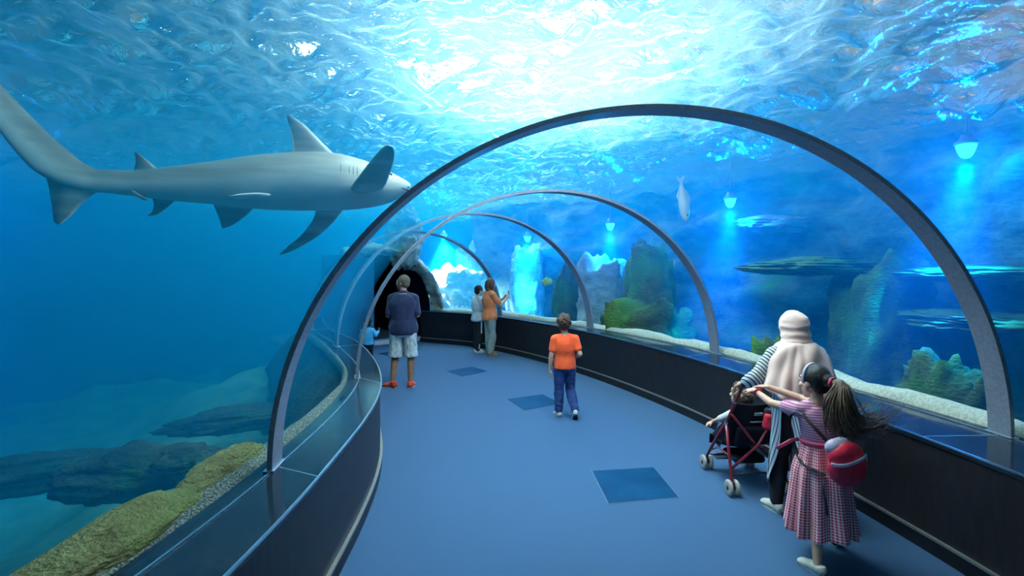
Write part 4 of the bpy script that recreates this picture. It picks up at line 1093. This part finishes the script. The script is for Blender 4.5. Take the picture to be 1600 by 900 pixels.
for s_ in (-1, 1):
    c = catmull([A(s_*.07, .055, .13), A(s_*.085-.035, .11, .225), A(s_*.09-.035, .20, .275), A(s_*.095-.03, .30, .22) , A(s_*.105-.02, .325, .10), A(s_*.105-.01, .305, .0), A(s_*.135-.01, .20, -.055), A(s_*.11, .06, -.08)], 6)
    MB().tube(c, [(.004, .014)]*len(c), 8, up=(s_, 0, .2)).build('shoulder_strap', C_blkstrap, bp)
MB().tube(catmull([A(-.12, .06, -.08), A(-.165, .02, -.14), A(-.172, .0, -.22), A(-.168, .01, -.30)], 5), [(.003, .009)]*16, 8, up=(0,1,0)).build('strap_tail', C_blkstrap, bp)
# ------------------------------------------------------------------ the shark gliding beside the tunnel
SKY0, SKY1 = 2.95, 4.05
def sp(px, py, dy=0.0):
    """A point of the shark on its own slanting course: tail nearer, snout farther off."""
    y = SKY0+(SKY1-SKY0)*px/640+dy; return A((px-800)/800*y, y, EYE+(410-py)/800*y)
M_sh, nt, out = new_mat('shark_skin'); p_ = nt.nodes.new('ShaderNodeBsdfPrincipled'); L(nt, p_.outputs[0], out.inputs[0])
at = nt.nodes.new('ShaderNodeAttribute'); at.attribute_name = 'ventral'
nz = nt.nodes.new('ShaderNodeTexNoise'); nz.inputs['Scale'].default_value = 3.5; nz.inputs['Detail'].default_value = 6
tc = nt.nodes.new('ShaderNodeTexCoord'); mp = nt.nodes.new('ShaderNodeMapping'); mp.inputs['Scale'].default_value = (.35, 1.0, 4.5); L(nt, tc.outputs['Object'], mp.inputs[0]); L(nt, mp.outputs[0], nz.inputs['Vector'])
ma = nt.nodes.new('ShaderNodeMath'); ma.operation = 'MULTIPLY_ADD'; L(nt, nz.outputs[0], ma.inputs[0]); ma.inputs[1].default_value = .62; L(nt, at.outputs['Fac'], ma.inputs[2])
cr = nt.nodes.new('ShaderNodeValToRGB'); L(nt, ma.outputs[0], cr.inputs[0]); e = cr.color_ramp.elements
e[0].position = .20; e[0].color = rgb((.060,.054,.052)); e[1].position = 1.0; e[1].color = rgb((.62,.60,.54))
for ps, c in ((.50, (.19,.165,.135)), (.78, (.36,.32,.26))): q = e.new(ps); q.color = rgb(c)
L(nt, cr.outputs[0], p_.inputs['Base Color']); p_.inputs['Roughness'].default_value = .45; p_.inputs['Specular IOR Level'].default_value = .4
def attr_v(o, vals):
    a = o.data.attributes.new('ventral', 'FLOAT', 'POINT'); a.data.foreach_set('value', np.asarray(vals, np.float32))
shark = empty('shark', sp(330, 290)); shark_loc = sp(330, 290)
tag(shark, 'large grey shark gliding in the water to the left of the tunnel', 'shark')
# outline rows: px, top, bottom
rows = [(-52,78,88),(-38,97,120),(-20,117,152),(0,140,184),(20,162,212),(40,183,238),(60,203,261),(78,219,279),(98,235,290),(120,250,297),(146,262,301),(175,263.5,304),(204,265,307),(247,261,312),(290,257,317),(330,252,320),(372,246,325),(412,241,328),(455,238,329.5),(495,237.5,329.5),(530,241,329),(560,249,327),(585,259,323),(605,268,317),(622,276,308.5),(634,282,300),(641,286.5,293)]
C = []; RH = []
for px, a, b in rows:
    P0, P1 = sp(px, a), sp(px, b); C.append((P0+P1)/2); RH.append(np.linalg.norm(P0-P1)/2)
C = catmull(C, 5); t_ = np.linspace(0, len(rows)-1, len(C)); RH = np.interp(t_, np.arange(len(rows)), RH)
T = np.gradient(C, axis=0); T /= np.linalg.norm(T, axis=1)[:, None]
ROLL = math.radians(24)                     # near side tipped up: the pale belly shows a little
camup = A(0, 0, 1); V = []; ven = []; SEG = 40
flat = np.interp(t_, [0, 4, 8, 10, 13, 17, 21, 24, 26], [.16, .20, .36, .52, .72, .86, .92, 1.12, 1.25])
def frame(i):
    sd = unit(np.cross(T[i], camup)); up = np.cross(sd, T[i])       # sd points to the viewer's side
    u2 = up*math.cos(ROLL)-sd*math.sin(ROLL)*-1*-1; s2 = np.cross(T[i], u2)
    return s2, u2
for i in range(len(C)):
    s2, u2 = frame(i)
    for k_ in range(SEG):
        a = 2*PI*k_/SEG; ca, sa = math.cos(a), math.sin(a)
        h_ = RH[i]*(1.0 if sa > 0 else (.98+.02*abs(ca)))
        w_ = RH[i]*flat[i]
        x = w_*np.sign(ca)*abs(ca)**.88; z = h_*np.sign(sa)*abs(sa)**.92
        V.append(C[i]+s2*x+u2*z-shark_loc); ven.append(.5-.52*sa)
F = grid_faces(len(C), SEG, True)+[tuple(range(SEG))[::-1], tuple((len(C)-1)*SEG+k_ for k_ in range(SEG))]
o = link_mesh('body', V, F, M_sh, shark); attr_v(o, ven)
def fin(name, lead, trail, thick, shade=(.45, .15), n=26, m=14, parent=shark, nrm=None):
    """Solid fin: lead and trail edges run from root to tip (3-D points); airfoil thickness; tip darker."""
    l = catmull(lead, 12); t = catmull(trail, 12)
    f = lambda P: np.column_stack([np.interp(np.linspace(0, 1, n), np.linspace(0, 1, len(P)), P[:, j]) for j in range(3)])
    l, t = f(l), f(t); nn = unit(np.cross(t[0]-l[0], l[-1]-l[0])) if nrm is None else unit(nrm); V = []; vv = []
    for sgn in (1, -1):
        for i in range(n):
            s_ = i/(n-1); ch = np.linalg.norm(t[i]-l[i])
            for j in range(m):
                u = j/(m-1); th = thick*(1-.8*s_)*(u**.5)*(1-u)*1.9*min(1, ch/.05)
                V.append(l[i]*(1-u)+t[i]*u+nn*th*sgn-shark_loc); vv.append(shade[0]+(shade[1]-shade[0])*s_**1.5)
    F1 = grid_faces(n, m); q = n*m; F = F1+[tuple(x+q for x in f_[::-1]) for f_ in F1]
    for j in range(m-1): F += [(j, j+1, q+j+1, q+j), ((n-1)*m+j+1, (n-1)*m+j, q+(n-1)*m+j, q+(n-1)*m+j+1)]
    for i in range(n-1): F += [((i+1)*m, i*m, q+i*m, q+(i+1)*m), (i*m+m-1, (i+1)*m+m-1, q+(i+1)*m+m-1, q+i*m+m-1)]
    o = outward(name, V, F, M_sh, parent=parent); attr_v(o, vv); return o
# tail: long upper lobe sweeping off to the left, short lower lobe
fin('caudal_fin_lobe', [sp(156,296), sp(133,314), sp(112,336), sp(96,349), sp(91,351)], [sp(66,258), sp(76,292), sp(81,325), sp(84,345), sp(90,351)], .055, (.5, .30), nrm=(.15,-1,.05))
fin('dorsal_fin', [sp(528,246,.05), sp(505,224,.06), sp(478,197,.09), sp(458,183,.10), sp(449,179,.11)], [sp(456,246,.04), sp(458,228,.06), sp(455,208,.08), sp(450,190,.10), sp(448,180,.11)], .045, (.26, .04))
fin('second_dorsal_fin', [sp(250,266,.02), sp(236,255,.03), sp(221,243,.04), sp(210,237,.05)], [sp(203,270,.02), sp(210,262,.03), sp(212,250,.04), sp(209.5,238,.05)], .028, (.26, .06))
fin('pectoral_fin', [sp(545,296,-.16), sp(560,276,-.28), sp(580,250,-.42), sp(596,232,-.52), sp(605,227,-.57), sp(611,229,-.60)], [sp(598,296,-.12), sp(604,285,-.25), sp(612,262,-.40), sp(616,246,-.50), sp(616,236,-.56), sp(613,230,-.60)], .045, (.62, .05))
fin('pectoral_fin', [sp(540,322,.06), sp(522,346,.20), sp(497,368,.34), sp(465,387,.46), sp(445,396,.53), sp(437,398,.56)], [sp(496,322,.06), sp(488,345,.20), sp(470,368,.34), sp(452,383,.46), sp(441,393,.53), sp(436,397,.56)], .040, (.62, .12))
fin('pelvic_fin', [sp(400,322,.02), sp(384,337,.06), sp(365,351,.10), sp(349,357,.12)], [sp(331,314,.02), sp(338,330,.06), sp(344,346,.10), sp(347,357,.12)], .030, (.5, .22))
fin('pelvic_fin', [sp(424,304,-.20), sp(405,302,-.26), sp(380,303,-.31), sp(358,306,-.34)], [sp(372,311,-.20), sp(366,310,-.26), sp(360,309,-.31), sp(356,307,-.34)], .020, (.75, .55))
fin('anal_fin', [sp(275,312,.01), sp(262,324,.03), sp(246,335,.05), sp(231,338,.06)], [sp(236,306,.01), sp(240,318,.03), sp(238,330,.05), sp(230,338,.06)], .024, (.4, .18))
fin('anal_fin', [sp(232,312,-.04), sp(222,306,-.07), sp(212,300,-.09), sp(204,296,-.10)], [sp(226,313,-.04), sp(217,309,-.07), sp(209,303,-.09), sp(204,297,-.10)], .012, (.3, .12))
# head details
M_eye = pm('shark_eye', (.006,.006,.006), (.014,.013,.012), scale=40, rough=.15)
M_slit = pm('gill_dark', (.05,.045,.042), (.08,.07,.065), scale=40, rough=.7)
def on_body(row, ang):
    i = int((row+8)*5); s2, u2 = frame(i); return C[i]+s2*RH[i]*flat[i]*math.cos(ang)*.985+u2*RH[i]*math.sin(ang)*.985-shark_loc, s2*math.cos(ang)+u2*math.sin(ang), T[i]
for an in (.42, PI-.42):
    p, nn, tt = on_body(15.3, an); MB().ell(p, (.016, .012, .016)).build('eye', M_eye, shark)
for q in range(5):
    for sd_ in (1, -1):
        pts = []
        for a in np.linspace(-.55, .35, 9):
            a2 = a if sd_ == 1 else PI-a
            p, nn, tt = on_body(13.2-.26*q, a2); pts.append(p)
        MB().tube(pts, [.0015]+[.0045]*7+[.0015], 6).build('gill_slit', M_slit, shark)
pts = []
for a in np.linspace(-2.5, -.64, 21):
    r_ = 16.1+1.15*math.sin((a+2.5)/1.86*PI); p, nn, tt = on_body(r_, a); pts.append(p)
MB().tube(pts, [.001]+[.005]*19+[.001], 6).build('mouth', M_slit, shark)
for an in (-.9, -PI+.9):
    p, nn, tt = on_body(17.2, an); MB().ell(p, (.008,.006,.008)).build('nostril', M_eye, shark)
# ------------------------------------------------------------------ umbrella stroller, the child in it and the bag on its handle
C_frame = pm('burgundy_tube', (.16,.008,.018), (.22,.014,.025), scale=20, rough=.28, coat=.5)
C_seat = pm('black_seat_fabric', (.008,.009,.016), (.016,.017,.026), scale=60, rough=.85)
C_tyre = pm('grey_tyre', (.34,.33,.31), (.44,.43,.40), scale=40, rough=.75)
C_hub = pm('black_hub', (.012,.012,.013), (.025,.025,.026), scale=40, rough=.5)
C_chrome = pm('chrome_joint', (.6,.6,.62), (.72,.72,.74), scale=40, rough=.2, metal=1)
C_grip = pm('foam_grip', (.02,.02,.022), (.035,.035,.037), scale=90, rough=.9)
C_pat = pm('white_label', (.60,.60,.58), (.72,.72,.70), scale=60, rough=.7)
st = empty('stroller', (2.06, 4.58, 0), math.radians(4)); tag(st, 'folding baby stroller with burgundy frame, black seat and grey double wheels', 'stroller')
def wheel(x, y):
    w_ = MB()
    for s_ in (-1, 1):
        R_ = rotm(0, PI/2, 0); w_.lathe([(.036,-.013),(.052,-.015),(.061,-.011),(.065,-.003),(.065,.003),(.061,.011),(.052,.015),(.036,.013),(.034,0)], 28, (x+s_*.030, y, .065), R_)
    o = w_.build('wheel', C_tyre, st)
    m = MB()
    for s_ in (-1, 1):
        R_ = rotm(0, PI/2, 0); m.lathe([(.014,-.018),(.018,-.014),(.018,.014),(.014,.018)], 16, (x+s_*.030, y, .065), R_)
        for q in range(6):
            a = q*PI/3; m.tube([A(x+s_*.030, y+.014*math.cos(a), .065+.014*math.sin(a)), A(x+s_*.030, y+.040*math.cos(a), .065+.040*math.sin(a))], .005, 8)
    m.tube([A(x-.05, y, .065), A(x+.05, y, .065)], .006, 8); m.box((x, y, .085), (.022, .03, .05), bev=.004)
    m.build('hub', C_hub, o)
for x, y in ((-.235,-.28), (.235,-.28), (-.20,.28), (.20,.28)): wheel(x, y)
for s_ in (-1, 1):
    MB().tube(catmull([A(s_*.165,-.345,.945), A(s_*.172,-.31,.90), A(s_*.195,-.22,.73), A(s_*.215,-.135,.56)], 4), .0130, 12).build('push_tube', C_frame, st)
    MB().tube(catmull([A(s_*.150,-.455,.925), A(s_*.157,-.40,.955), A(s_*.165,-.345,.945)], 4), .016, 12).build('handle', C_grip, st)
    MB().tube([A(s_*.215,-.14,.57), A(s_*.21,.08,.34), A(s_*.203,.25,.15), A(s_*.20,.28,.10)], .0130, 12).build('front_leg', C_frame, st)
    MB().tube([A(s_*.217,-.14,.55), A(s_*.225,-.20,.33), A(s_*.235,-.27,.12), A(s_*.235,-.28,.09)], .0130, 12).build('rear_leg', C_frame, st)
    MB().tube([A(s_*.225,-.245,.21), A(0,-.232+.02*s_,.40), A(-s_*.205,-.20,.66)], .0120, 12).build('cross_brace', C_frame, st)
    MB().ell((s_*.215,-.137,.56), (.016,.022,.026)).build('joint', C_chrome, st); MB().ell((s_*.19,-.24,.77), (.013,.015,.018)).build('joint', C_chrome, st)
    MB().tube([A(s_*.222,-.19,.30), A(s_*.212,.02,.295), A(s_*.206,.19,.21)], .007, 10).build('side_rail', C_frame, st)
MB().tube([A(-.203,.25,.15), A(0,.27,.14), A(.203,.25,.15)], .008, 10).build('front_bar', C_frame, st)
MB().tube([A(-.232,-.255,.16), A(0,-.245,.17), A(.232,-.255,.16)], .008, 10).build('rear_bar', C_hub, st)
def seatf(u, v):
    x = (u-.5)*2
    c = catmull([A(0,-.20,.74), A(0,-.155,.62), A(0,-.085,.45), A(0,-.03,.35), A(0,.05,.335), A(0,.17,.36), A(0,.235,.345), A(0,.25,.26)], 8)
    p = c[min(len(c)-1, int(v*(len(c)-1)))]; q = c[min(len(c)-1, int(v*(len(c)-1))+1)]; f = v*(len(c)-1)-int(v*(len(c)-1)); p = p*(1-f)+q*f
    sag = (1-x*x)
    return A(x*.19, p[1]-.055*sag*max(0, 1-abs(v-.25)*3)+.0, p[2]-.035*sag*max(0, 1-abs(v-.6)*3)+.0+.02*(1-sag)*(v < .5))
sheet('seat', seatf, 24, 50, C_seat, st, closed=False, thick=.010)
m = MB(); m.box((0,-.165,.455), (.30,.045,.19), rotm(math.radians(22)), bev=.02); fuse('back_pocket', m, C_seat, st, .008, 5)
for s_ in (-1, 1):
    sheet('side_panel', lambda u, v: A(s_*(.192+.006*math.sin(v*PI)), -.19+.05*v+u*(.05+.28*v), .72-.36*v-.10*u*(1-v)), 14, 14, C_seat, st, closed=False, thick=.006)
m = MB(); m.box((.02,-.233,.660), (.075,.006,.030), rotm(math.radians(22)), bev=.002); m.build('label_patch', C_pat, st)
m = MB(); r = random.Random(2); x = -.045
while x < .085:
    w_ = r.uniform(.006, .013); m.box((x+w_/2,-.213,.588+r.uniform(-.001,.001)), (w_,.004,r.uniform(.010,.014)), rotm(math.radians(22))); x += w_+.003
m.build('brand_lettering', C_pat, st)
m = MB(); m.box((0,.225,.13), (.30,.10,.012), bev=.004); m.build('footrest', C_hub, st)
m = MB(); m.tube([A(-.10,-.06,.25), A(-.06,.0,.20), A(.08,.02,.20), A(.12,-.05,.25)], .02, 10); m.box((0,-.02,.235), (.28,.26,.07), bev=.03); o = fuse('basket', m, C_seat, st, .008, 4)

k = .50
h = Human('person', 'small child sitting in the stroller, only light brown hair and one hand showing', (2.06, 4.58, 0), math.radians(4),
  dict(crotch=(0,.02,.40), waist=(0,-.01,.50), chest=(0,-.045,.585), neck=(-.03,-.075,.68), head=(-.06,-.085,.785), sh_l=(-.09,-.05,.63), sh_r=(.09,-.05,.63),
       el_l=(-.165,.02,.56), el_r=(.13,.05,.53), wr_l=(-.225,.10,.50), wr_r=(.05,.13,.50), hip_l=(-.05,.02,.42), hip_r=(.05,.02,.42),
       kn_l=(-.09,.20,.41), kn_r=(.085,.20,.41), an_l=(-.10,.26,.25), an_r=(.09,.26,.25)), k, PROF_C, None, (.25, 0, .2), .92, 1.0, 1.1, .004)
h.hairmat = HAIR_LBR
mb = MB(); h.head(mb); h.torso(mb)
for a in 'lr': h.arm(mb, a); h.leg(mb, a)
h.hand(mb, 'l', (-.8, .4, -.5), (0, .3, -1), .7, 1.1); h.hand(mb, 'r', (-.3, .8, -.1), (-.9, .2, 0), .7, 1.1)
h.body(SK_FAIR, mb); h.eyes()
def tousle(mb):
    r = random.Random(8)
    for _ in range(90):
        v = unit((r.gauss(0, 1), r.gauss(-.35, .8), r.gauss(.3, .7)))
        if (v[1] > .5 and v[2] < .4) or v[2] < -.5: continue
        mb.ell(h.H(A(0, -.022, .035)+v*A(.088, .104, .100)), A(r.uniform(.012,.02), r.uniform(.012,.02), r.uniform(.016,.028))*h.hs, None, 8, 6)
cap_hair(h, puff=.006, low=-.05, extra=tousle, vox=.005, amp=.003, sc=40)
mb = MB(); h.torso(mb, .05, .965, .012)
for a in 'lr': h.arm(mb, a, .010, 1.3)
fuse('shirt', mb, C_white, h.root, .006, 4)
mb = MB(); h.torso(mb, .0, .28, .008)
for a in 'lr': h.leg(mb, a, .010, 1.9, .012)
fuse('trousers', mb, C_jean, h.root, .006, 4)
for a, y in (('l', .15), ('r', -.15)): h.shoe(a, y, C_wht, WHITE_RUB, ln=.14, pitch=-.4)

bg = empty('handbag', (2.170, 4.225, .60), math.radians(10)); tag(bg, 'black handbag with a red side hanging from the right stroller handle', 'handbag')
mb = MB(); mb.box((0, 0, .06), (.17, .09, .19), bev=.03); o = fuse('bag_body', mb, C_blkstrap, bg, .007, 4)
mb = MB(); mb.box((-.075, -.02, .045), (.075, .075, .135), rotm(0, .25, 0), bev=.025); fuse('red_pocket', mb, C_redbag, bg, .006, 4)
MB().tube(catmull([A(-.06, 0, .14), A(-.045, 0, .25), A(0, .03, .335), A(.045, 0, .25), A(.06, 0, .14)], 5), [(.004, .010)]*21, 8, up=(0,1,0)).build('bag_strap', C_blkstrap, bg)
# ------------------------------------------------------------------ underwater spotlights hung below the surface along the reef
m, nt, out = new_mat('spotlight_glass'); e_ = nt.nodes.new('ShaderNodeEmission'); e_.inputs[0].default_value = (.04, .55, 1, 1); e_.inputs[1].default_value = 5; L(nt, e_.outputs[0], out.inputs[0])
M_lens = m
M_lampb = pm('lamp_housing', (.22,.30,.38), (.30,.38,.46), scale=20, rough=.5, metal=.4)
for (p, tgt, pw), lb in zip(LAMPS, LAMP_LABELS):
    f = empty('underwater_spotlight', p); f.scale = (.74, .74, .74); tag(f, lb, 'spotlight', 'blue spotlights along the reef')
    MB().lathe([(.05,.32),(.07,.31),(.08,.24),(.145,.20),(.15,.17),(.13,.165),(.03,.165)], 24).build('housing', M_lampb, f)
    MB().lathe([(.02,.175),(.125,.17),(.128,.14),(.105,.06),(.08,.0),(.05,-.035),(.02,-.045)], 24).build('glowing_glass', M_lens, f)
    MB().tube([A(0,0,.31), A(0,0,.5), A(.01,0,(ZS+.25-p[2])/.74)], .012, 8).build('hanger', M_lampb, f)
# ------------------------------------------------------------------ light
def area(name, loc, size, power, col, rot=(0,0,0)):
    l = bpy.data.lights.new(name, 'AREA'); l.shape = 'RECTANGLE'; l.size, l.size_y = size; l.energy = power; l.color = col
    o = bpy.data.objects.new(name, l); COL.objects.link(o); o.location = loc; o.rotation_euler = rot; return o
def spot(name, loc, tgt, power, col, ang, blend=.6, r=.08):
    l = bpy.data.lights.new(name, 'SPOT'); l.energy = power; l.color = col; l.spot_size = math.radians(ang); l.spot_blend = blend; l.shadow_soft_size = r
    o = bpy.data.objects.new(name, l); COL.objects.link(o); o.location = loc
    o.rotation_euler = Vector(np.asarray(tgt, float)-np.asarray(loc, float)).to_track_quat('-Z', 'Y').to_euler(); return o
area('skylight', (.45, 5.0, 4.55), (2.4, 3.6), P_SKY, (.95, .99, 1))
area('skylight_left', (-8, 7, 8.9), (3, 8), P_FILL_L, (.15, .85, .95))  # unseen teal fill light, added to tint the left water
area('wall_washer', (9.5, 9, 8.6), (1.5, 10), P_WARM, (1, .72, .42), (0, -.9, 0))  # warm light added on the right hall wall for tan streaks in the surface
area('skylight_far', (-1.0, 16, 8.6), (7, 6), P_WIN, (.9, .98, 1))
for a, w_ in GLINT_PANELS: area('hall_window', (a, 25.0, 6.2), (w_, 4.2), GLINT_LUM*(2.2 if a > -3 else .8)*3.14*w_*4.2, (.9, .985, 1), (-PI/2, 0, 0))  # bare light panels added for white glints on the waves, no windows built
for (p, tgt, pw), lc, an in zip(LAMPS, LAMP_COLS, LAMP_ANG): spot('tank_spotlight', (p[0], p[1], p[2]-.1), tgt, pw, lc, an, 1.0)
for p, tgt, pw in LAMPS:
    l = bpy.data.lights.new('lamp_glow', 'POINT'); l.energy = P_GLOW; l.color = (0, .32, 1); l.shadow_soft_size = .05
    o = bpy.data.objects.new('lamp_glow', l); COL.objects.link(o); o.location = (p[0], p[1], p[2]-.16)
w = bpy.data.worlds.new('world'); SC.world = w; w.use_nodes = True
w.node_tree.nodes['Background'].inputs[0].default_value = (.35,.6,.75,1); w.node_tree.nodes['Background'].inputs[1].default_value = .03
vs = SC.view_settings; vs.view_transform = 'Standard'; vs.look = 'None'; vs.exposure = EXPO; vs.gamma = 1; vs.use_curve_mapping = False
cy = SC.cycles
cy.max_bounces = 12; cy.transparent_max_bounces = 24; cy.volume_bounces = 1; cy.transmission_bounces = 8; cy.diffuse_bounces = 3; cy.glossy_bounces = 4
cy.caustics_reflective = False; cy.caustics_refractive = True; cy.sample_clamp_indirect = 6; cy.blur_glossy = .3
cy.use_denoising = True
